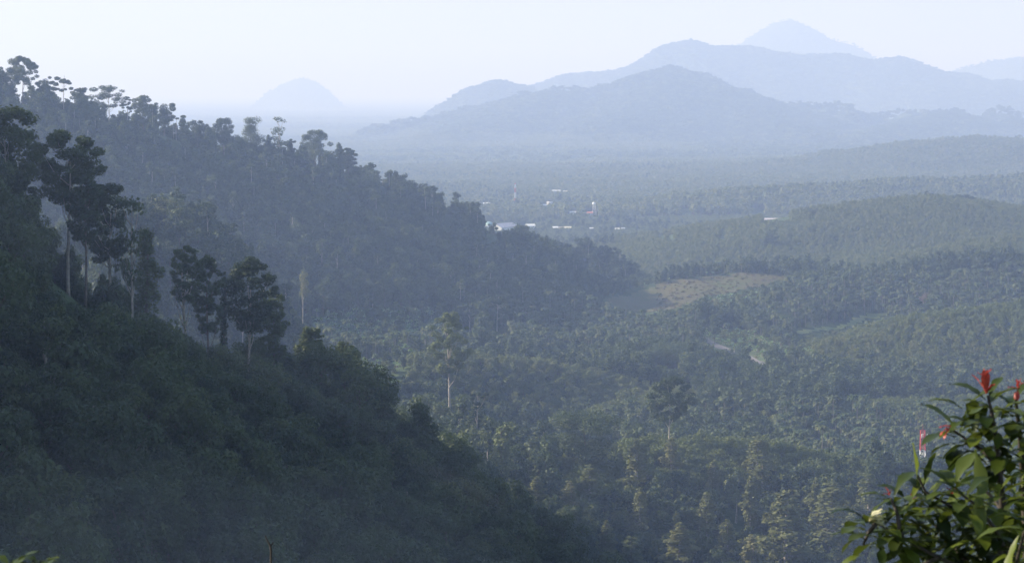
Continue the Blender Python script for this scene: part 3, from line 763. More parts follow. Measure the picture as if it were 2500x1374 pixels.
def choose_mid(x, y, z):
    n = len(x); px, py = proj(x, y, z + 8)
    nat = pick(['mid0','mid1','mid2','mid3','mid4','mid5','mid6','bright0'], n, [.24,.22,.18,.12,.08,.04,.07,.05]).astype(object)
    rub = pick(['rubber0','rubber1','rubber2','mid0'], n, [.36,.34,.27,.03]).astype(object)
    mix = pick(['mid0','mid1','mid2','bright0','bright1','palm0','palm1','palm2','banana0','banana1','rubber0','fern0'], n, [.14,.12,.08,.07,.06,.12,.1,.08,.05,.05,.06,.07]).astype(object)
    plm = pick(['palm0','palm1','palm2','palm3','mid0','rubber1','mid1'], n, [.16,.18,.17,.12,.16,.11,.10]).astype(object)
    ban = pick(['banana0','banana1','bright0','palm0','mid0'], n, [.42,.38,.07,.07,.06]).astype(object)
    out = mix.copy()
    reg = fbm(x, y, 240, 3, 55)
    def put(mask, arr): out[mask] = arr[mask]
    big = pick(['mid2','mid3','mid4','mid1','bright1'], n, [.3,.25,.2,.15,.1]).astype(object)
    low = pick(['banana0','bright0','scrub1','fern0','palm1','bright1'], n, [.2,.2,.14,.2,.1,.16]).astype(object)
    reg2 = fbm(x, y, 150, 3, 155)
    put(reg2 > .10, big); put(reg2 < -.14, low)
    # second ridge and everything left of it: natural forest
    ridge = ((px < 1560) & (y > 2420) & (z > 34 + 0 * x) & (py < 745)) | ((px < 1400) & (y > 2000) & (z > 74))
    put(ridge, nat)
    put((y < 1750) & (px < 1350), nat)
    brt = pick(['bright0','bright1','bright2'], n).astype(object)
    put((y > 1680) & (y < 1960) & (px > 200) & (px < 720) & (z > 95), brt)
    put((px < 700) & (y < 2500), nat)
    put((y > 1380) & (y < 1640) & (px > 1380) & (px < 2130) & (z > 30), rub)          # plantation hill
    put((y > 1960) & (y < 2120) & (px > 1000) & (px < 1700) & (z > 22), rub)          # low bank
    put((y > 2250) & (y < 2550) & (px > 1960) & (z > 25) & (py > 730) & (py < 905), rub)
    put((y > 2020) & (y < 2120) & (px > 2050) & (z > 20), rub)
    put((y > 3350) & (px > 1500), rub)
    put((y > 3150) & (y < 3350) & (px > 1560) & (py < 690), rub)
    put((y > 2560) & (y < 2960) & (px > 1850), plm)
    put((y > 1600) & (y < 2000) & (px > 1900), plm)
    put((y > 2350) & (y < 2800) & (px > 1200) & (px < 1700) & (reg > -.05), plm)
    put((y > 1980) & (y < 2450) & (px > 700) & (px < 1100), ban)
    put((y > 2150) & (y < 2500) & (px > 700) & (px < 1060) & (reg > .1), plm)
    vg = pick(['banana0','banana1','bright0','scrub0','palm0',''], n, [.34,.3,.05,.1,.03,.18]).astype(object)
    rl = pick(['rubblt0','rubblt1','rubblt2'], n).astype(object)
    put(((y > 3350) & (px > 1560)) | ((y > 2250) & (y < 2550) & (px > 1960) & (py > 730) & (py < 905)) | ((y > 1960) & (y < 2120) & (px > 1000) & (px < 1700) & (z > 28)) | ((y > 1500) & (y < 1620) & (px > 1380) & (px < 2130) & (z > 40)), rl)
    put(inpoly(x, y, AREAW['verge']), vg)
    nat2 = pick(['mid0','mid1','mid2','bright0','bright1','bright2','mid6'], n, [.16,.16,.14,.18,.16,.14,.06]).astype(object)
    put((y > 1250) & (y < 1500) & (px > 1300) & (z < 48), nat2)
    put((ridge) & (reg > -9), nat)
    sc_ = pick(['scrub0','scrub1','fern0'], n, [.5,.44,.06]).astype(object)
    fld = vnoise(x / 210 + .6 * fbm(x, y, 200, 2, 5), y / 330, 91) > .52
    for i in range(3): out[(out == 'rubblt%d' % i) & fld & (y < 3300)] = 'rubber%d' % i
    for i in range(3): out[(out == 'rubber%d' % i) & fld & (y > 1e9)] = 'rubblt%d' % i
    put(inpoly(x, y, AREAW['clearing']), sc_)
    out[inpoly(x, y, AREAW['field'])] = ''
    return out
def choose_far(x, y, z):
    n = len(x); reg = fbm(x, y, 500, 3, 66)
    k = pick(['far0','far1','far2','far3'], n, [.2,.35,.2,.25]).astype(object)
    rb = pick(['far1','far3'], n).astype(object)
    k[(reg > .02) | (fbm(x, y, 900, 2, 67) > .18)] = 'far1'
    k[(reg > .2)] = 'far3'
    return k
def choose_vfar(x, y, z):
    reg = fbm(x, y, 1500, 3, 88)
    k = pick(['patch0','patch1','patch2'], len(x)).astype(object)
    k[(reg > -.08)] = 'patch1'
    hill = (z > 55) & (rng.random(len(x)) < .8)
    k[hill] = pick(['patch0', 'patch2'], int(hill.sum()))
    return k
KEEP2 = []
# resolve heroes' ground first
def resolve(hd):
    D = hd['D']
    if D is None:
        q = ground_hit(hd['px'], hd['base'] + (30 if hd['name'] == 'creeper_tree' else 8), 1100); D = q[1]
    # scale so that the tree spans from its real ground point to its top row
    p = at(hd['px'], hd['top'], D)
    g = float(height(np.array([p[0]]), np.array([D]))[0])
    hh = p[2] - g
    hd['D'] = D; hd['g'] = g; hd['x'] = p[0]; hd['H'] = hh
    return hd
for hd in HEROES:
    resolve(hd)
for hd in HEROES:
    if hd['keep']: kw = .42 if hd['name'] == 'creeper_tree' else .2; KEEP.append((hd['px'] - hd['w'] * kw, hd['px'] + hd['w'] * kw, hd['top'], hd['base'], hd['D']))
add_forest(sample(330, 1300, 6.8), choose_near, .55, 1.2)
add_forest(sample(1300, 3600, 6.0, 12.3, .2), choose_mid)
def choose_farmid(x, y, z):
    k = choose_far(x, y, z)
    k[(y < 4400) & (x / y > .035)] = 'far1'
    a = pick(['rubblt0','rubblt1','rubblt2'], len(x)).astype(object); b = pick(['rubber0','rubber1','mid0','mid1'], len(x), [.4,.35,.15,.1]).astype(object)
    return np.where((k == 'far1') | (k == 'far3'), a, b)
add_forest(sample(3600, 5300, 7.6, 12, .2), choose_farmid)
add_forest(sample(5300, 9000, 9.5, 12, .5), choose_far)
add_forest(sample(9000, 17000, 19, 11.6, .3), choose_vfar, .8, 1.3)
add_forest(sample(17000, 24000, 30, 11.4, .3), choose_vfar, 1.0, 1.5)
add_forest(sample(24000, 43000, 70, 11.4, .3), choose_vfar, .8, 1.2)
print('trees', len(TREES))
if 0: print(hd['px'], hd['top'], round(hd['D']), 'g', round(hd['g']), 'H', round(hd['H'], 1), 'w', round(hd['w'] * hd['D'] / FPX, 1))

# ------------------------------------------------------------------ heroes as objects
def tree_object(f, name, loc, rz, scl, label, cat, group):
    o = empty(name, loc, rz)
    o.scale = scl
    tag(o, label, cat, group)
    cr = link('crown', f['crown'], o)
    if f['trunk']: link('trunk', f['trunk'], o)
    return o
SPEC = {'heroTall': ('round', .45, 62, 5200, .75, 'R', 9, 0.), 'heroTall2': ('round', .5, 54, 4200, .75, 'R', 9, .2), 'heroRound': ('round', .85, 52, 4200, .8, 'D', 6, 0.),
        'heroWarty': ('round', .62, 44, 5200, .8, 'W', 9, 0.), 'heroSpread': ('umbrella', .75, 30, 5200, .8, 'D', 8, .2), 'heroPagoda': ('tier', .55, 24, 2000, .8, 'R', 10, .7),
        'heroEmergent': ('tier', .66, 44, 1900, .8, 'R', 14, .8), 'mid5': ('tier', .6, 18, 1100, .8, 'R', 6, .5), 'mid0': ('round', .85, 16, 2200, .8, 'D', 3, 0.), 'mid1': ('round', .8, 16, 2200, .8, 'D', 3, 0.),
        'mid2': ('round', .85, 16, 2200, .8, 'D', 3, 0.), 'mid3': ('round', .7, 18, 2400, .8, 'D', 5, 0.), 'mid4': ('cone', .85, 18, 2200, .8, 'D', 3, 0.), 'heroColumn': ('column', .92, 26, 3400, .65, 'D', 4, 0.)}
CROWN = {15: .62, 40: .7, 165: .43, 262: .55, 205: .5, 452: .38, 506: .54, 608: .5, 668: .97, 55: .6, 265: .55, 1097: .5, 1636: .58, 545: .8, 1214: .5, 155: .55, 311: .5, 768: .75}
for n_, hd in enumerate(HEROES):
    key = hd['key']; Hh = max(hd['H'], 4); W = hd['w'] * hd['D'] / FPX
    rz = random.random() * 6.28
    if key in SPEC:
        shape, hc, ncl, nl, ls, mk, limbs, flat = SPEC[key]
        if hd['D'] < 1000 and hd['px'] == 545: hc = .8
        hc = CROWN.get(hd['px'], hc)
        R0 = W / 2 * 1.02; Hc = Hh * hc
        mat = {'W': M_RUBBER}.get(mk, M_RAIN); bark = {'D': M_BARKD}.get(mk, M_BARK)
        ncl = int(ncl * max(1, min(2.2, Hc / (2 * R0 + 1e-6))))
        nk = 'own%d' % n_
        form(nk, 900 + n_, Hh, R0, Hc, shape, ncl, int(nl * max(.6, min(2.2, R0 * Hc / 70)) * (1.4 if hd['D'] > 1200 else .85)), ls * (1.25 if hd['D'] > 2300 else 1), mat, bark, trunk_r=max(.25, Hh * .0095), limbs=limbs, flat=flat)
        f = FORMS[nk]
        sz = Hh / f['h']; sx = W / (2.0 * f['R'])
    else:
        f = FORMS[key]; sz = Hh / f['h']; sx = W / (2.0 * f['R']) * (1.55 if hd['name'] == 'creeper_tree' else 1); sz *= 1.2 if hd['name'] == 'creeper_tree' else 1
    tree_object(f, hd['name'], (hd['x'], hd['D'], hd['g']), rz, (sx, sx, sz), hd['label'], hd['cat'], hd['group'])
# ------------------------------------------------------------------ the 210 trees that show largest, each its own object; the rest in a few masses
T_arr = TREES
X = np.array([t[0] for t in TREES]); Y = np.array([t[1] for t in TREES]); Z = np.array([t[2] for t in TREES])
HH = np.array([t[6] for t in TREES]); RR_ = np.array([t[7] for t in TREES])
KEYS = np.array([t[4] for t in TREES])
PX, PT = proj(X, Y, Z + HH)
inview = (PX > -20) & (PX < 2520) & (PT < 1374) & visible(X, Y, Z + HH, 0.004)
size = HH * RR_ / Y ** 2
is_tree = np.array([k[:4] not in ('palm','bana','scru','patc') and k[:3] != 'far' and k[:4] != 'fern' for k in KEYS])
def biggest(mask, n):
    idx = np.nonzero(mask)[0]
    return idx[np.argsort(-size[idx])[:n]]
SOLO = {}
ntree = 296 - len(HEROES)
for i in biggest(is_tree & inview, ntree): SOLO[i] = 'tree'
is_palm = np.array([k[:4] == 'palm' for k in KEYS])
is_ban = np.array([k[:4] == 'bana' for k in KEYS])
for i in biggest(is_palm & inview, 290): SOLO[i] = 'palm'
for i in biggest(is_ban & inview, 200): SOLO[i] = 'banana'
def region_label(i):
    px, py = PX[i], PT[i]
    if SOLO[i] == 'palm':
        if PX[i] > 1850: return ('coconut_palm', 'coconut palm with feathery crown and thin pale trunk in the right-hand palm grove', 'palm tree', 'coconut palms of the right-hand grove')
        return ('coconut_palm', 'coconut palm with feathery crown in the middle of the valley', 'palm tree', 'coconut palms in the middle of the valley')
    if SOLO[i] == 'banana':
        if PX[i] < 1300: return ('banana_plant', 'bright green banana plant in the grove right of the near ridge', 'banana plant', 'banana plants beside the near ridge')
        return ('banana_plant', 'bright green banana plant beside the winding valley road', 'banana plant', 'banana plants by the road')
    if Y[i] > 1150:
        return ('broadleaf_tree', 'dark green broadleaf tree low on the valley side at the bottom of the photo', 'tree', 'broadleaf trees low on the valley side')
    if px < 800 and py < 1000: return ('broadleaf_tree', 'dark broadleaf tree packed in the shaded forest high on the near ridge', 'tree', 'shaded forest trees high on the near ridge')
    if px < 800: return ('broadleaf_tree', 'dim broadleaf tree in the misty forest at the bottom left', 'tree', 'misty forest trees at the bottom left')
    return ('broadleaf_tree', 'dark broadleaf tree on the shaded lower spur at the bottom middle', 'tree', 'shaded forest trees on the lower spur')
for i in SOLO:
    x, y, z, sc, key, rot, hh, rr = TREES[i]
    nm, lab, cat, grp = region_label(i)
    tree_object(FORMS[key], nm, (x, y, z), rot, (sc, sc, sc * (0.9 + .2 * random.random())), lab, cat, grp)

def scatter(name, idx, keys):
    """one mass of foliage: the forms set out on a cloud of points"""
    lib = bpy.data.collections.new('forms_of_' + name)
    order = {}
    for j, k in enumerate(sorted(keys)):
        f = FORMS[k]
        if f['trunk'] is not None:
            # join crown and trunk into one source mesh
            me = f['crown'].copy()
            nv = len(me.vertices); cv = np.empty(nv * 3, np.float32); me.vertices.foreach_get('co', cv)
            tm = f['trunk']; tv = np.empty(len(tm.vertices) * 3, np.float32); tm.vertices.foreach_get('co', tv)
            cf = np.empty(len(me.loops), np.int32); me.loops.foreach_get('vertex_index', cf)
            tf = np.empty(len(tm.loops), np.int32); tm.loops.foreach_get('vertex_index', tf)
            V = np.concatenate([cv.reshape(-1, 3), tv.reshape(-1, 3)]); F = np.concatenate([cf.reshape(-1, 4), tf.reshape(-1, 4) + nv])
            me2 = mesh_np('tree_form', V, F, f['crown'].materials[0]); me2.materials.append(tm.materials[0])
            mi = np.zeros(len(F), np.int32); mi[len(cf) // 4:] = 1
            me2.polygons.foreach_set('material_index', mi)
            bpy.data.meshes.remove(me)
        else: me2 = f['crown']
        ob = bpy.data.objects.new('form_%02d' % j, me2)
        lib.objects.link(ob); order[k] = j
        ob.name = '%s_form_%02d' % (name, j)
    pts = np.array([(TREES[i][0], TREES[i][1], TREES[i][2]) for i in idx], np.float32)
    me = bpy.data.meshes.new(name)
    me.vertices.add(len(pts)); me.vertices.foreach_set('co', pts.ravel())
    a = me.attributes.new('form', 'INT', 'POINT'); a.data.foreach_set('value', np.array([order[TREES[i][4]] for i in idx], np.int32))
    a = me.attributes.new('turn', 'FLOAT_VECTOR', 'POINT'); v = np.zeros((len(idx), 3), np.float32); v[:, 2] = [TREES[i][5] for i in idx]; a.data.foreach_set('vector', v.ravel())
    a = me.attributes.new('size', 'FLOAT_VECTOR', 'POINT'); s_ = np.array([TREES[i][3] for i in idx], np.float32); v = np.stack([s_, s_, s_ * (.85 + .3 * rng.random(len(s_)))], 1).astype(np.float32); a.data.foreach_set('vector', v.ravel())
    o = link(name, me); tag(o, kind='stuff')
    ng = bpy.data.node_groups.new('scatter_' + name, 'GeometryNodeTree')
    ng.interface.new_socket('Geometry', in_out='INPUT', socket_type='NodeSocketGeometry')
    ng.interface.new_socket('Geometry', in_out='OUTPUT', socket_type='NodeSocketGeometry')
    N, L = ng.nodes, ng.links
    gi = N.new('NodeGroupInput'); go = N.new('NodeGroupOutput')
    ip = N.new('GeometryNodeInstanceOnPoints'); ci = N.new('GeometryNodeCollectionInfo')
    ci.inputs['Collection'].default_value = lib
    ci.inputs['Separate Children'].default_value = True; ci.inputs['Reset Children'].default_value = True
    L.new(gi.outputs[0], ip.inputs['Points']); L.new(ci.outputs[0], ip.inputs['Instance'])
    ip.inputs['Pick Instance'].default_value = True
    def at_(nm, ty):
        n = N.new('GeometryNodeInputNamedAttribute'); n.data_type = ty; n.inputs['Name'].default_value = nm
        return [q for q in n.outputs if q.enabled and q.name == 'Attribute'][0]
    L.new(at_('form', 'INT'), ip.inputs['Instance Index'])
    L.new(at_('turn', 'FLOAT_VECTOR'), ip.inputs['Rotation'])
    L.new(at_('size', 'FLOAT_VECTOR'), ip.inputs['Scale'])
    L.new(ip.outputs[0], go.inputs[0])
    md = o.modifiers.new('scatter', 'NODES'); md.node_group = ng
    return o
solo = set(SOLO)
def mass(name, keypref, mask=None):
    idx = [i for i in range(len(TREES)) if i not in solo and TREES[i][4].startswith(keypref) and (mask is None or mask[i])]
    if idx: scatter(name, idx, {TREES[i][4] for i in idx})
mass('rainforest', ('near', 'mid', 'fern', 'bright'))
mass('plantation', ('rubb',))
mass('palm_grove', ('palm',))
mass('banana_grove', ('banana',))
mass('scrub', ('scrub',))
mass('woodland', ('far',))
mass('distant_forest', ('patch',))

# ------------------------------------------------------------------ dead trunks on the shaded slope
for (px, top, base, lab) in SNAGS:
    q = ground_hit(px, base, 350)
    p = at(px, top, q[1]); h = p[2] - q[2]
    r = np.random.default_rng(px)
    mb = MB(); ln = -.28 if px == 170 else (.3 if px == 212 else .02); rad = .34 if q[1] < 1200 else .7
    mb.tube([(0, 0, -1), (-ln * h * .3, 0, h * .3), (ln * h * -.5, 0, h * .65), (ln * h * -.35, 0, h)], [rad, rad * .8, rad * .6, rad * .3], 6)
    for k in range(3):
        z = h * (.7 + .12 * k); mb.tube([(-ln * h * .42, 0, z), (-ln * h * .42 + (r.random() - .5) * 5, (r.random() - .5) * 3, z + 2.2)], [.14, .05], 4)
    o = link('dead_trunk', mb.mesh('dead_trunk', M_BARK, True)); o.location = (q[0], q[1], q[2])
    tag(o, lab, 'dead tree')

# ------------------------------------------------------------------ road, track and fields
def drape(name, poly, mat, step, off, kind='structure'):
    P = np.array(poly); x0, y0 = P.min(0); x1, y1 = P.max(0)
    xs = np.arange(x0, x1 + step, step); ys = np.arange(y0, y1 + step * 2.5, step * 2.5)
    Xg, Yg = np.meshgrid(xs, ys, indexing='ij')
    ins = inpoly(Xg + fbm(Xg, Yg, 25, 3, 4) * 12, Yg + fbm(Xg, Yg, 40, 3, 14) * 25, poly)
    Zg = height(Xg, Yg) + off
    ny = Xg.shape[1]
    V = np.stack([Xg, Yg, Zg], -1).reshape(-1, 3)
    F = []
    for i in range(Xg.shape[0] - 1):
        for j in range(ny - 1):
            if ins[i, j]: F.append((i * ny + j, (i + 1) * ny + j, (i + 1) * ny + j + 1, i * ny + j + 1))
    o = link(name, mesh_np(name, V, F, mat, True)); tag(o, kind=kind)
def mottled(name, stops, sc, sc2):
    m, N, L = new_mat(name); out = N.new('ShaderNodeOutputMaterial'); tc = N.new('ShaderNodeTexCoord')
    n1 = N.new('ShaderNodeTexNoise'); n1.inputs['Scale'].default_value = sc; n1.inputs['Detail'].default_value = 6
    n2 = N.new('ShaderNodeTexNoise'); n2.inputs['Scale'].default_value = sc2; n2.inputs['Detail'].default_value = 5
    L.new(tc.outputs['Object'], n1.inputs['Vector']); L.new(tc.outputs['Object'], n2.inputs['Vector'])
    mx = N.new('ShaderNodeMix'); mx.data_type = 'FLOAT'; mx.inputs[0].default_value = .45
    L.new(n1.outputs['Fac'], mx.inputs[2]); L.new(n2.outputs['Fac'], mx.inputs[3])
    rp = ramp(N, stops); L.new(mx.outputs[0], rp.inputs[0])
    b = N.new('ShaderNodeBsdfPrincipled'); b.inputs['Roughness'].default_value = .9; b.inputs['Specular IOR Level'].default_value = .1
    L.new(rp.outputs[0], b.inputs['Base Color']); L.new(b.outputs[0], out.inputs[0]); return m
M_CLEAR = mottled('cleared_ground', [(.35, (.07,.095,.03)), (.45, (.10,.105,.04)), (.55, (.12,.10,.05)), (.64, (.08,.10,.035))], .02, .25)
M_FIELD = mottled('field_grass', [(.35, (.12,.16,.05)), (.5, (.18,.21,.07)), (.65, (.22,.22,.09))], .03, .3)
M_VERGE = mottled('verge_grass', [(.35, (.05,.08,.025)), (.5, (.09,.12,.035)), (.65, (.15,.15,.06))], .05, .4)
M_ASPH = mottled('road_surface', [(.35, (.15,.14,.135)), (.5, (.20,.185,.175)), (.65, (.25,.21,.185))], .08, .6)
drape('cleared_ground', AREAW['clearing'], M_CLEAR, 4, .5)
drape('field', AREAW['field'], M_FIELD, 4, .5)
drape('verge', AREAW['verge'], M_VERGE, 4, .3)
def build_road():
    c_ = []
    for i in range(len(ROAD) - 1):
        for t in np.linspace(0, 1, 8, endpoint=False): c_.append(ROAD[i] * (1 - t) + ROAD[i + 1] * t)
    c_.append(ROAD[-1]); c_ = np.array(c_)
    for _ in range(6): c_[1:-1] = (c_[:-2] + c_[1:-1] * 2 + c_[2:]) / 4
    c_[:, 2] = height(c_[:, 0], c_[:, 1])
    d = np.gradient(c_[:, :2], axis=0); d /= np.linalg.norm(d, axis=1)[:, None]
    nrm = np.stack([-d[:, 1], d[:, 0]], 1); wid = 5.2
    V = []
    for i in range(len(c_)):
        for s in (-1, -.33, .33, 1):
            V.append((c_[i, 0] + nrm[i, 0] * s * wid, c_[i, 1] + nrm[i, 1] * s * wid, c_[i, 2] + 1.0 - .12 * abs(s)))
    F = [(4*i+j, 4*i+j+1, 4*i+j+5, 4*i+j+4) for i in range(len(c_) - 1) for j in range(3)]
    o = link('road', mesh_np('road', V, F, M_ASPH, True)); tag(o, kind='structure')
build_road()

# ------------------------------------------------------------------ buildings
_mc = {}
def paint(col, rough=.6):
    k = (tuple(col), rough)
    if k not in _mc: _mc[k] = solid_mat('paint', col, rough, .12, .35)
    return _mc[k]
M_GLASS = solid_mat('window_glass', (.04, .05, .06), .2, .1, 1, .6)
for hd in HOUSES:
    D = hd['D']
    if D < 3000: D = float(ground_hit((hd['px0'] + hd['px1']) / 2, hd['py1'] + 4, 1300)[1])
    cx = (hd['px0'] + hd['px1']) / 2
    a = at(hd['px0'], hd['py1'], D); b = at(hd['px1'], hd['py0'], D)
    wv = b[0] - a[0]; g = float(height(np.array([(a[0] + b[0]) / 2]), np.array([D]))[0])
    ztop = b[2]; zbot = min(g - .6, a[2]); hv = ztop - a[2]
    o = empty(hd['name'], ((a[0] + b[0]) / 2, D, a[2]), hd['rz']); tag(o, hd['label'], hd['cat'], hd['group'])
    wb = wv / max(abs(math.cos(hd['rz'])) + .35 * abs(math.sin(hd['rz'])), .6) if hd['depth'] < 40 else wv * .8
    dp = hd['depth']; base = zbot - a[2]
    if hd['kind'] == 'flat':
        mb = MB(); mb.box((0, 0, (hv + base) / 2), (wb, dp, hv - base)); link('wall', mb.mesh('wall', paint(hd['wall'])), o)
        mb = MB(); mb.box((0, 0, hv + .3), (wb + 1, dp + 1, .6)); link('roof', mb.mesh('roof', paint(hd['roof'])), o)
        for k in range(3):
            for fl in range(2):
                mb = MB(); mb.box((-wb * .32 + k * wb * .32, -dp / 2 - .05, hv * (.3 + .4 * fl)), (wb * .14, .1, hv * .18)); link('window', mb.mesh('window', M_GLASS), o)
    elif hd['kind'] == 'dome':
        wh = hv * .45
        mb = MB(); mb.box((0, 0, (wh + base) / 2), (wb * .9, dp * .9, wh - base)); link('wall', mb.mesh('wall', paint(hd['wall'])), o)
        V = []; F = []; n = 16
        for i in range(6):
            t = i / 5; rr = math.cos(t * math.pi / 2 * .93); zz = wh + (hv - wh) * math.sin(t * math.pi / 2)
            for j in range(n): V.append((wb / 2 * rr * math.cos(j / n * 6.283), dp / 2 * rr * math.sin(j / n * 6.283), zz))
        for i in range(5):
            for j in range(n): F.append((i*n+j, i*n+(j+1)%n, (i+1)*n+(j+1)%n, (i+1)*n+j))
        for j in range(0, n // 2): F.append((5*n+j, 5*n+(j+1), 5*n+(n-1-j-1) % n, 5*n+(n-1-j)))
        link('roof', mesh_np('roof', V, F, paint(hd['roof'])), o)
    else:
        wh = hv * (.62 if hd['depth'] < 40 else .55); wx, wy = wb / 2, dp / 2
        # long side across the view for houses; the big warehouse shows its gable end
        if hd['depth'] >= 40:
            V = [(-wx, -wy, base), (wx, -wy, base), (wx, wy, base), (-wx, wy, base), (-wx, -wy, wh), (wx, -wy, wh), (wx, wy, wh), (-wx, wy, wh), (0, -wy, hv - .2), (0, wy, hv - .2)]
            F = [(0,1,5,4),(1,2,6,5),(2,3,7,6),(3,0,4,7),(4,5,8,8),(6,7,9,9)]
            Rv = [(-wx - 1, -wy - 1, wh - .3), (0, -wy - 1, hv + .2), (0, wy + 1, hv + .2), (-wx - 1, wy + 1, wh - .3), (wx + 1, -wy - 1, wh - .3), (wx + 1, wy + 1, wh - .3)]
            Rf = [(0,1,2,3),(1,4,5,2)]
        else:
            V = [(-wx, -wy, base), (wx, -wy, base), (wx, wy, base), (-wx, wy, base), (-wx, -wy, wh), (wx, -wy, wh), (wx, wy, wh), (-wx, wy, wh), (-wx, 0, hv - .2), (wx, 0, hv - .2)]
            F = [(0,1,5,4),(1,2,6,5),(2,3,7,6),(3,0,4,7),(7,4,8,8),(5,6,9,9)]
            Rv = [(-wx - .7, -wy - .7, wh - .3), (wx + .7, -wy - .7, wh - .3), (wx + .7, 0, hv), (-wx - .7, 0, hv), (wx + .7, wy + .7, wh - .3), (-wx - .7, wy + .7, wh - .3)]
            Rf = [(0,1,2,3),(3,2,4,5)]
        def tri_mesh(nm, V, F, mat):
            me = bpy.data.meshes.new(nm); me.from_pydata([tuple(v) for v in V], [], [tuple(dict.fromkeys(f)) for f in F]); me.materials.append(mat); me.update(); return me
        link('wall', tri_mesh('wall', V, F, paint(hd['wall'])), o)
        rt = [(x, y, z + .35) for x, y, z in Rv]
        n = len(Rv); RF = Rf + [tuple(i + n for i in f[::-1]) for f in Rf]
        link('roof', tri_mesh('roof', Rv + rt, RF, paint(hd['roof'])), o)
        nwin = max(1, int(wb / 7)) if hd['depth'] < 40 else 0
        for k in range(min(nwin, 6)):
            mb = MB(); mb.box((-wb / 2 + (k + .5) * wb / nwin, -dp / 2 - .05, wh * .55), (1.6, .1, min(1.4, wh * .35))); link('window', mb.mesh('window', M_GLASS), o)
        mb = MB(); mb.box((wb * .12 if nwin > 1 else wb * .3, -dp / 2 - .05, min(1.1, wh * .3)), (1.2, .12, min(2.2, wh * .6))); link('door', mb.mesh('door', paint((.2, .15, .1))), o)

# ------------------------------------------------------------------ lattice masts
M_RED = solid_mat('red_paint', (.50, .045, .04), .5, .1, .5)
M_WHT = solid_mat('white_paint', (.8, .8, .8), .5, .06, .5)
def lattice(mb, z0, z1, w0, w1, thick, bays):
    for k in range(4):
        a = math.pi / 4 + k * math.pi / 2; b = a + math.pi / 2
        P = lambda t, an: (math.cos(an) * (w0 + (w1 - w0) * t) * .707, math.sin(an) * (w0 + (w1 - w0) * t) * .707, z0 + (z1 - z0) * t)
        mb.tube([P(0, a), P(1, a)], [thick, thick], 4)
        for i in range(bays):
            t0, t1 = i / bays, (i + 1) / bays
            mb.tube([P(t0, a), P(t1, b)], [thick * .6] * 2, 3); mb.tube([P(t0, b), P(t1, a)], [thick * .6] * 2, 3); mb.tube([P(t1, a), P(t1, b)], [thick * .6] * 2, 3)
def mast(px, top, base_py, D, bands, w0, w1, thick, label, panels=False, cat='mast'):
    p = at(px, top, D); g = float(height(np.array([p[0]]), np.array([D]))[0]) - .3; Hh = p[2] - g
    o = empty('lattice_tower', (p[0], D, g)); tag(o, label, cat)
    k = FPX / D
    prev = 0.0
    # bands given as (photo row of the upper end, material), listed from the ground up
    for (row, red) in bands:
        zz = at(px, row, D)[2] - g
        mb = MB(); ta, tb = prev / Hh, zz / Hh
        lattice(mb, prev, zz, w0 + (w1 - w0) * ta, w0 + (w1 - w0) * tb, thick, max(2, int((zz - prev) / 3)))
        q = link('mast_section', mb.mesh('mast_section', M_RED if red else M_WHT), o); q['label'] = 'red lattice section' if red else 'white lattice section'
        prev = zz
    mb = MB(); mb.tube([(0, 0, Hh - .5), (0, 0, Hh + 4)], [.09, .04], 5); link('aerial_rod', mb.mesh('aerial_rod', M_RED), o)
    if panels:
        for (dx, dy, z0_, z1_) in ((2.6, -.3, .80, .955), (-.9, -1.7, .90, .955), (.4, 1.8, .90, .955)):
            mb = MB(); mb.box((dx, dy, Hh * (z0_ + z1_) / 2), (.45, .25, Hh * (z1_ - z0_))); link('antenna_panel', mb.mesh('antenna_panel', M_WHT), o)
            mb = MB(); mb.tube([(0, 0, Hh * (z0_ + z1_) / 2), (dx, dy, Hh * (z0_ + z1_) / 2)], [.07, .07], 4); link('bracket', mb.mesh('bracket', M_RED), o)
mast(2253, 1050, 1150, 1700, [(1130, False), (1099, False), (1050, True)], 4.2, 2.5, .16, 'red and white lattice tower among the palms, rising behind the shrub in the foreground', True, 'tower')
mast(1258, 448, 487, 5800, [(484, True), (470, False), (459, True), (450, False), (448, True)], 3.0, 2.4, .35, 'slim red and white banded mast standing in the town trees')
def water_tower():
    D = 5450; p = at(1451, 494, D); g = float(height(np.array([p[0]]), np.array([D]))[0]); Hh = p[2] - g
    o = empty('water_tower', (p[0], D, g)); tag(o, 'white water tower on lattice legs above the town trees', 'water tower')
    mb = MB(); lattice(mb, -.5, Hh - 4, 8, 4.5, .2, 5); link('lattice_frame', mb.mesh('lattice_frame', M_WHT), o)
    V = []; F = []; n = 16; prof = [(.2, -4.4), (2.9, -4), (3.1, -3.6), (3.1, -.7), (2.2, -.2), (.2, .3)]
    for (rr, zz) in prof:
        for j in range(n): V.append((rr * math.cos(j / n * 6.283) - .6, rr * math.sin(j / n * 6.283), Hh + zz))
    for i in range(len(prof) - 1):
        for j in range(n): F.append((i*n+j, i*n+(j+1)%n, (i+1)*n+(j+1)%n, (i+1)*n+j))
    link('tank', mesh_np('tank', V, F, M_WHT, True), o)
water_tower()
def minaret():
    D = 4500; p = at(1765, 567, D); g = float(height(np.array([p[0]]), np.array([D]))[0]); Hh = p[2] - g
    o = empty('white_column', (p[0], D, g)); tag(o, 'slender white tower standing alone in trees left of the far plantation hill', 'tower')
    mb = MB(); mb.tube([(0, 0, -.5), (0, 0, Hh * .8), (0, 0, Hh * .8 + .01), (0, 0, Hh * .84)], [1.1, .95, 1.5, 1.5], 10); link('shaft', mb.mesh('shaft', M_WHT), o)
    mb = MB(); mb.tube([(0, 0, Hh * .84), (0, 0, Hh * .92), (0, 0, Hh)], [.95, .9, .05], 10); link('spire', mb.mesh('spire', M_WHT), o)
minaret()

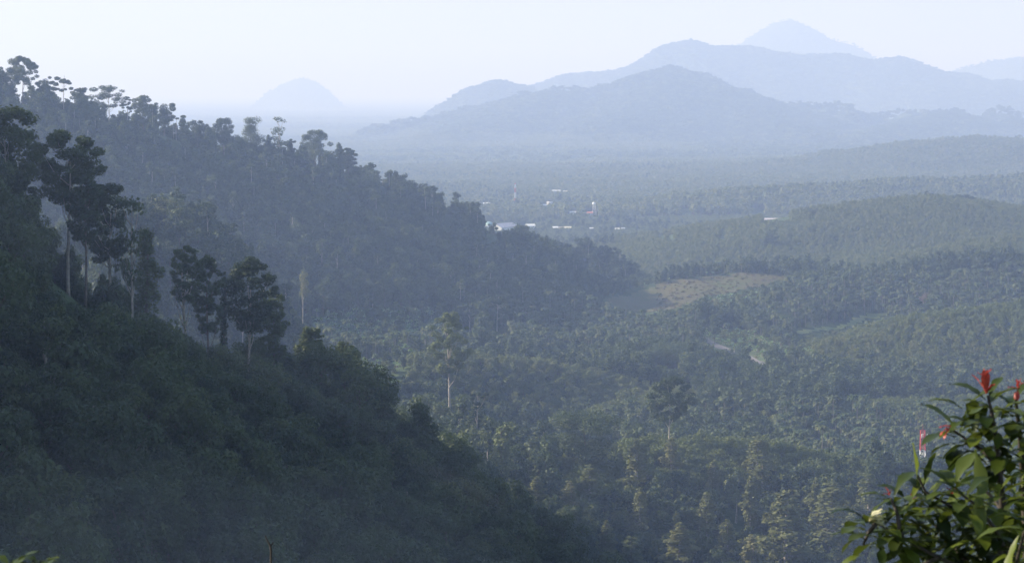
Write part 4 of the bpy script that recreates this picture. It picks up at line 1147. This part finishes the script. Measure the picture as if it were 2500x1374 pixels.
# ------------------------------------------------------------------ the shrub in front of the camera
def near_leaf_mat(name, col, colb, trans, rough=.42):
    m, N, L = new_mat(name); out = N.new('ShaderNodeOutputMaterial')
    at_ = N.new('ShaderNodeAttribute'); at_.attribute_name = 'tone'
    mx = ramp(N, [(0, col), (1, colb)]); L.new(at_.outputs['Fac'], mx.inputs[0])
    b = N.new('ShaderNodeBsdfPrincipled'); b.inputs['Roughness'].default_value = rough; b.inputs['Specular IOR Level'].default_value = .3
    L.new(mx.outputs[0], b.inputs['Base Color'])
    t = N.new('ShaderNodeBsdfTranslucent'); hs = N.new('ShaderNodeHueSaturation'); hs.inputs['Value'].default_value = 1.4; hs.inputs['Hue'].default_value = .49
    L.new(mx.outputs[0], hs.inputs['Color']); L.new(hs.outputs[0], t.inputs['Color'])
    ms = N.new('ShaderNodeMixShader'); ms.inputs[0].default_value = trans
    L.new(b.outputs[0], ms.inputs[1]); L.new(t.outputs[0], ms.inputs[2]); L.new(ms.outputs[0], out.inputs[0]); return m
M_NL = near_leaf_mat('glossy_leaf', (.020, .036, .006), (.11, .140, .014), .28)
M_NR = near_leaf_mat('young_red_leaf', (.26, .03, .025), (.45, .10, .06), .3)
M_NY = near_leaf_mat('pale_petal', (.55, .52, .30), (.7, .68, .45), .3)
M_TW = solid_mat('twig_bark', (.05, .04, .03), .8, .3, 30)
SR = np.random.default_rng(5)
def blade(base, d, L_, w_, droop, up=(0, 0, 1)):
    """one pointed leaf: two rows of quads folded along the midrib"""
    d = np.array(d, float); d /= np.linalg.norm(d); side = np.cross(d, up); side /= np.linalg.norm(side) + 1e-9
    nrm = np.cross(side, d); seg = 6; pts = []; p = np.array(base, float); dd = d.copy()
    for s in range(seg + 1):
        pts.append(p.copy()); p = p + dd * L_ / seg; dd = dd - np.array((0, 0, 1)) * droop / seg; dd /= np.linalg.norm(dd)
    ws = np.array([.10, .34, .68, .94, 1.0, .70, .04]) * w_ / 2
    V = []
    for s in range(seg + 1):
        wv = .012 * math.sin(s * 2.1 + L_ * 99)
        V += [pts[s] + side * ws[s] + nrm * (ws[s] * .28 + wv * .2), pts[s], pts[s] - side * ws[s] + nrm * (ws[s] * .28 - wv * .2)]
    F = []
    for s in range(seg):
        b = 3 * s; F += [(b, b+1, b+4, b+3), (b+1, b+2, b+5, b+4)]
    return V, F
def leaf_group(name, parent, leaves, mat, label=None):
    mb = MB(); tone = []
    for (base, d, L_, w_, dr, tn) in leaves:
        V, F = blade(base, d, L_, w_, dr); mb.add(V, F); tone += [tn] * len(V)
    me = mb.mesh(name, mat, True)
    a = me.attributes.new('tone', 'FLOAT', 'POINT'); a.data.foreach_set('value', np.array(tone, np.float32))
    o = link(name, me, parent)
    if label: o['label'] = label
    return o
SY = 7.0
def shrub():
    root_w = at(2560, 1374, SY); gz = float(height(np.array([root_w[0]]), np.array([SY]))[0])
    root = np.array((root_w[0] + .15, SY + .3, gz - .05))
    o = empty('flowering_shrub', tuple(root)); tag(o, 'glossy dark green shrub with red young shoots in the lower right foreground', 'shrub')
    W = lambda px, py, dd=0.0: at(px, py, SY + dd) - root
    stems = [[(2530,1900,.3),(2500,1600,.2),(2480,1400,.1),(2450,1250,0),(2440,1150,0),(2430,1050,0),(2412,965,0)],
             [(2500,1600,.2),(2510,1380,.3),(2500,1180,.3),(2490,1060,.2),(2478,960,.1)],
             [(2480,1400,.1),(2400,1290,0),(2330,1240,-.1),(2260,1200,-.1),(2240,1160,-.1)],
             [(2480,1450,.1),(2380,1400,-.1),(2290,1360,-.2),(2200,1310,-.2),(2140,1275,-.2),(2105,1262,-.2)],
             [(2200,1310,-.2),(2190,1250,-.2),(2175,1215,-.15)],
             [(2450,1150,0),(2400,1100,.05),(2350,1065,.1),(2320,1045,.1)],
             [(2480,1400,.1),(2430,1290,-.2),(2380,1230,-.3),(2340,1200,-.3)],
             [(2450,1250,0),(2420,1210,.2),(2385,1180,.3)],
             [(2500,1500,.2),(2480,1380,-.3),(2500,1300,-.4),(2520,1270,-.4)],
             [(2290,1360,-.2),(2240,1385,-.2),(2200,1400,-.2)],
             [(2380,1400,-.1),(2330,1330,0),(2290,1290,.1),(2262,1250,.1)],
             [(2520,1900,.3),(2600,1500,.3),(2620,1300,.3),(2600,1150,.3),(2580,1020,.2)],
             [(2140,1275,-.2),(2120,1300,-.2),(2108,1330,-.2)]]
    for st in stems:
        P = [W(*s) for s in st]; n = len(P)
        mb = MB(); r0 = .016 if st[0][1] > 1500 else .007
        mb.tube(P, [max(.003, r0 * (1 - .8 * i / (n - 1))) for i in range(n)], 6); link('stem', mb.mesh('stem', M_TW, True), o)
    tips = [(2412,975,0,10),(2470,985,.1,11),(2440,1010,0,9),(2360,1000,0,8),(2500,1030,.1,10),(2400,1055,0,12),(2340,1045,.1,9),(2370,1075,.1,8),(2460,1080,0,12),(2500,1120,.1,10),
            (2430,1110,.05,10),(2480,1170,.1,10),(2420,1140,0,8),(2262,1205,-.1,8),(2270,1215,-.1,11),(2222,1225,-.1,8),(2330,1185,-.2,10),(2360,1215,-.3,11),(2395,1190,.2,9),(2440,1200,-.1,11),(2180,1215,-.15,7),
            (2115,1265,-.2,8),(2150,1290,-.2,9),(2205,1250,-.15,9),(2195,1290,-.2,10),(2250,1270,0,11),(2300,1255,0,12),(2340,1280,-.1,12),(2390,1270,-.2,12),(2440,1270,-.1,12),(2490,1240,0,12),
            (2220,1320,-.15,8),(2280,1320,-.1,12),(2330,1335,-.1,12),(2390,1335,-.1,13),(2450,1330,-.1,13),(2500,1340,-.3,10),(2260,1370,-.1,9),(2330,1385,-.1,12),(2400,1390,-.1,12),(2470,1400,0,12),(2120,1310,-.2,6),(2360,1150,.25,8),
            (2540,1100,.2,12),(2560,1200,.2,12),(2550,1300,.1,12),(2580,1400,.1,12),(2550,1000,.2,10),(2300,1290,.3,10),(2420,1310,.4,12),(2480,1200,.4,12),(2370,1260,.4,10),(2450,1130,.35,9),(2500,1290,.4,12),(2350,1360,.35,12),(2430,1370,.4,12)]
    for (px, py, dd, n) in tips:
        b = W(px, py, dd); lv = []
        grow = np.array((SR.normal() * .3 - .15, -.1, 1.0)); n = int(n * .9)
        for k in range(n):
            a = k * 2.4 + SR.random(); el = .75 - 1.25 * (k / n) + .3 * (SR.random() - .5)
            d = np.array((math.cos(a) * math.cos(el), math.sin(a) * math.cos(el), math.sin(el))) + grow * .15
            L_ = .066 + .042 * SR.random(); off = np.array((0, 0, -.05 * k / n))
            lv.append((b + off + d * .008, d, L_, L_ * (.34 + .10 * SR.random()), .5 + .9 * SR.random(), SR.random() ** 1.7))
        leaf_group('leaf_cluster', o, lv, M_NL)
    # big single leaves the photo singles out
    big = [((2240,1185,-.12),(-.12,0,1),.105,.04,.1,.9),((2255,1185,-.12),(.25,-.2,.9),.09,.035,.2,.2),((2500,1290,-.5),(-1,-.1,.15),.12,.032,.9,.6),((2490,1300,-.5),(-.35,-.1,-.9),.11,.036,.6,.9),((2380,1095,-.1),(.15,-.3,-1),.12,.04,.1,.8),((2388,1190,-.3),(0,-.3,-1),.12,.035,.1,.6)]
    leaf_group('leaf_cluster', o, [(W(*b), d, L_, w_, dr, t) for b, d, L_, w_, dr, t in big], M_NL, 'large single leaves catching the light')
    def red(px, py, dirs, L_, label):
        b = W(px, py, -.05); leaf_group('young_shoot', o, [(b, d, L_ * (.45 + .4 * SR.random()), L_ * .24, .6, SR.random()) for d in dirs], M_NR, label)
    red(2408, 960, [(-.15,0,1),(.1,-.1,1),(-.45,0,.8),(.5,-.1,.75),(.05,.2,1.1),(.3,-.3,.6),(-.2,-.3,.9)], .07, 'tallest red shoot standing up from the top')
    red(2485, 950, [(.2,0,1),(-.1,.1,1),(-.9,0,.4),(.5,0,.8),(-.3,-.2,-.7),(-.1,-.4,-.8)], .048, 'red shoot with a drooping leaf at the right edge')
    red(2322, 1040, [(-.8,0,.1),(-.5,-.2,-.6),(-.9,0,-.5)], .045, 'bright red drooping shoot on the left of the top branch')
    red(2172, 1208, [(-.3,0,.8),(-.8,0,.4),(.2,-.1,.9)], .028, 'small red buds on the left branch')
    red(2225, 1220, [(-.4,-.2,.4),(.4,-.2,.3),(0,-.3,.8)], .03, 'dark red buds in the middle of the lower branch')
    red(2325, 1205, [(-.4,-.2,.6),(.3,-.2,.7)], .035, 'dull red young leaves deep in the lower branch')
    red(2405, 925, [(-.1,0,1),(.3,-.1,.7),(-.5,0,.6),(.15,-.3,.9),(-.1,-.3,.5)], .05, 'tip of the tallest red shoot')
    b = W(2122, 1270, -.25)
    leaf_group('pale_flower', o, [(b, d, .042, .028, .3, SR.random()) for d in [(.8,-.3,.35),(.5,-.5,.6),(1,0,.1),(.3,-.6,.2),(.7,.2,.7),(.9,-.3,-.2)]], M_NY, 'creamy pale flower or leaf at the tip of the lower branch')
shrub()
def sprig(name, tips_, label, cat, D, stem):
    root_w = at(*stem[0], D); gz = float(height(np.array([root_w[0]]), np.array([D]))[0]); root = np.array((root_w[0], D, gz - .02))
    o = empty(name, tuple(root)); tag(o, label, cat)
    P = [np.array((0, 0, 0))] + [at(px, py, D) - root for px, py in stem[1:]]
    mb = MB(); mb.tube(P, [.012 * (1 - .75 * i / (len(P) - 1)) for i in range(len(P))], 6); link('stem', mb.mesh('stem', M_TW, True), o)
    for (px, py, n, L0) in tips_:
        b = at(px, py, D) - root; lv = []
        for k in range(n):
            a = k * 2.4; el = .7 - .9 * k / n; d = (math.cos(a) * math.cos(el), math.sin(a) * math.cos(el), math.sin(el))
            lv.append((b, d, L0 * (.8 + .4 * SR.random()), L0 * .4, .6, SR.random()))
        leaf_group('leaf_cluster', o, lv, M_NL)
sprig('leafy_shrub', [(22,1385,9,.07),(95,1385,8,.06),(70,1392,6,.05)], 'dark leafy shrub tips poking into the bottom left corner', 'shrub', 6.0, [(60,1900),(60,1500),(80,1400),(82,1366)])
def sapling():
    D = 26.0; w0 = at(660, 1500, D); gz = float(height(np.array([w0[0]]), np.array([D]))[0]); root = np.array((w0[0], D, gz - .05))
    o = empty('bare_sapling', tuple(root)); tag(o, 'thin leafless twig sapling at the bottom edge, forked at its tip', 'sapling')
    Q = lambda px, py: at(px, py, D) - root
    mb = MB(); mb.tube([np.zeros(3), Q(664, 1500), Q(661, 1400), Q(662, 1345), Q(660, 1330)], [.025, .016, .012, .010, .012], 6); link('stem', mb.mesh('stem', M_TW), o)
    for pts in ([Q(661,1332), Q(655,1322), Q(650,1312), Q(648,1306)], [Q(661,1330), Q(666,1326), Q(667,1322)]):
        mb = MB(); mb.tube(pts, [.010] + [.008] * (len(pts) - 2) + [.004], 5); link('twig', mb.mesh('twig', M_TW), o)
sapling()


# ------------------------------------------------------------------ haze
def build_haze():
    mb = MB(); 
    x0, x1, y0, y1, z0, z1 = -82000, 82000, -82000, 82000, float(GZ.min()) - 1.5, 1300
    mb.box(((x0 + x1) / 2, (y0 + y1) / 2, (z0 + z1) / 2), (x1 - x0, y1 - y0, z1 - z0))
    m, N, L = new_mat('haze')
    out = N.new('ShaderNodeOutputMaterial')
    v = N.new('ShaderNodeVolumePrincipled')
    v.inputs['Density'].default_value = HAZE_DENSITY
    v.inputs['Color'].default_value = (0.455, 0.595, 0.94, 1)
    v.inputs['Absorption Color'].default_value = (.60, .50, .45, 1)
    v.inputs['Anisotropy'].default_value = 0.12
    L.new(v.outputs[0], out.inputs['Volume'])
    o = link('haze', mb.mesh('haze', m)); tag(o, kind='stuff')
    # thin morning mist lying in the gully just below the camera, bottom left
    m, N, L = new_mat('mist'); out = N.new('ShaderNodeOutputMaterial'); v = N.new('ShaderNodeVolumePrincipled')
    v.inputs['Density'].default_value = 3.2e-4; v.inputs['Color'].default_value = (.93, .93, 1, 1); v.inputs['Anisotropy'].default_value = 0.12
    L.new(v.outputs[0], out.inputs['Volume'])
    for (px, py, D, rx, ry, rz) in MIST:
        p = at(px, py, D); V = []; F = []; n = 20; k = 11
        for i in range(k):
            a = -math.pi / 2 + math.pi * (i + .02) / (k - .96)
            for j in range(n): V.append((p[0] + rx * math.cos(a) * math.cos(j / n * 6.2832), p[1] + ry * math.cos(a) * math.sin(j / n * 6.2832), p[2] + rz * math.sin(a)))
        for i in range(k - 1):
            for j in range(n): F.append((i*n+j, i*n+(j+1)%n, (i+1)*n+(j+1)%n, (i+1)*n+j))
        me = bpy.data.meshes.new('mist'); me.from_pydata(V, [], F + [tuple(range(n - 1, -1, -1)), tuple(range((k-1)*n, k*n))]); me.materials.append(m)
        o = link('mist', me); tag(o, kind='stuff')
build_haze()
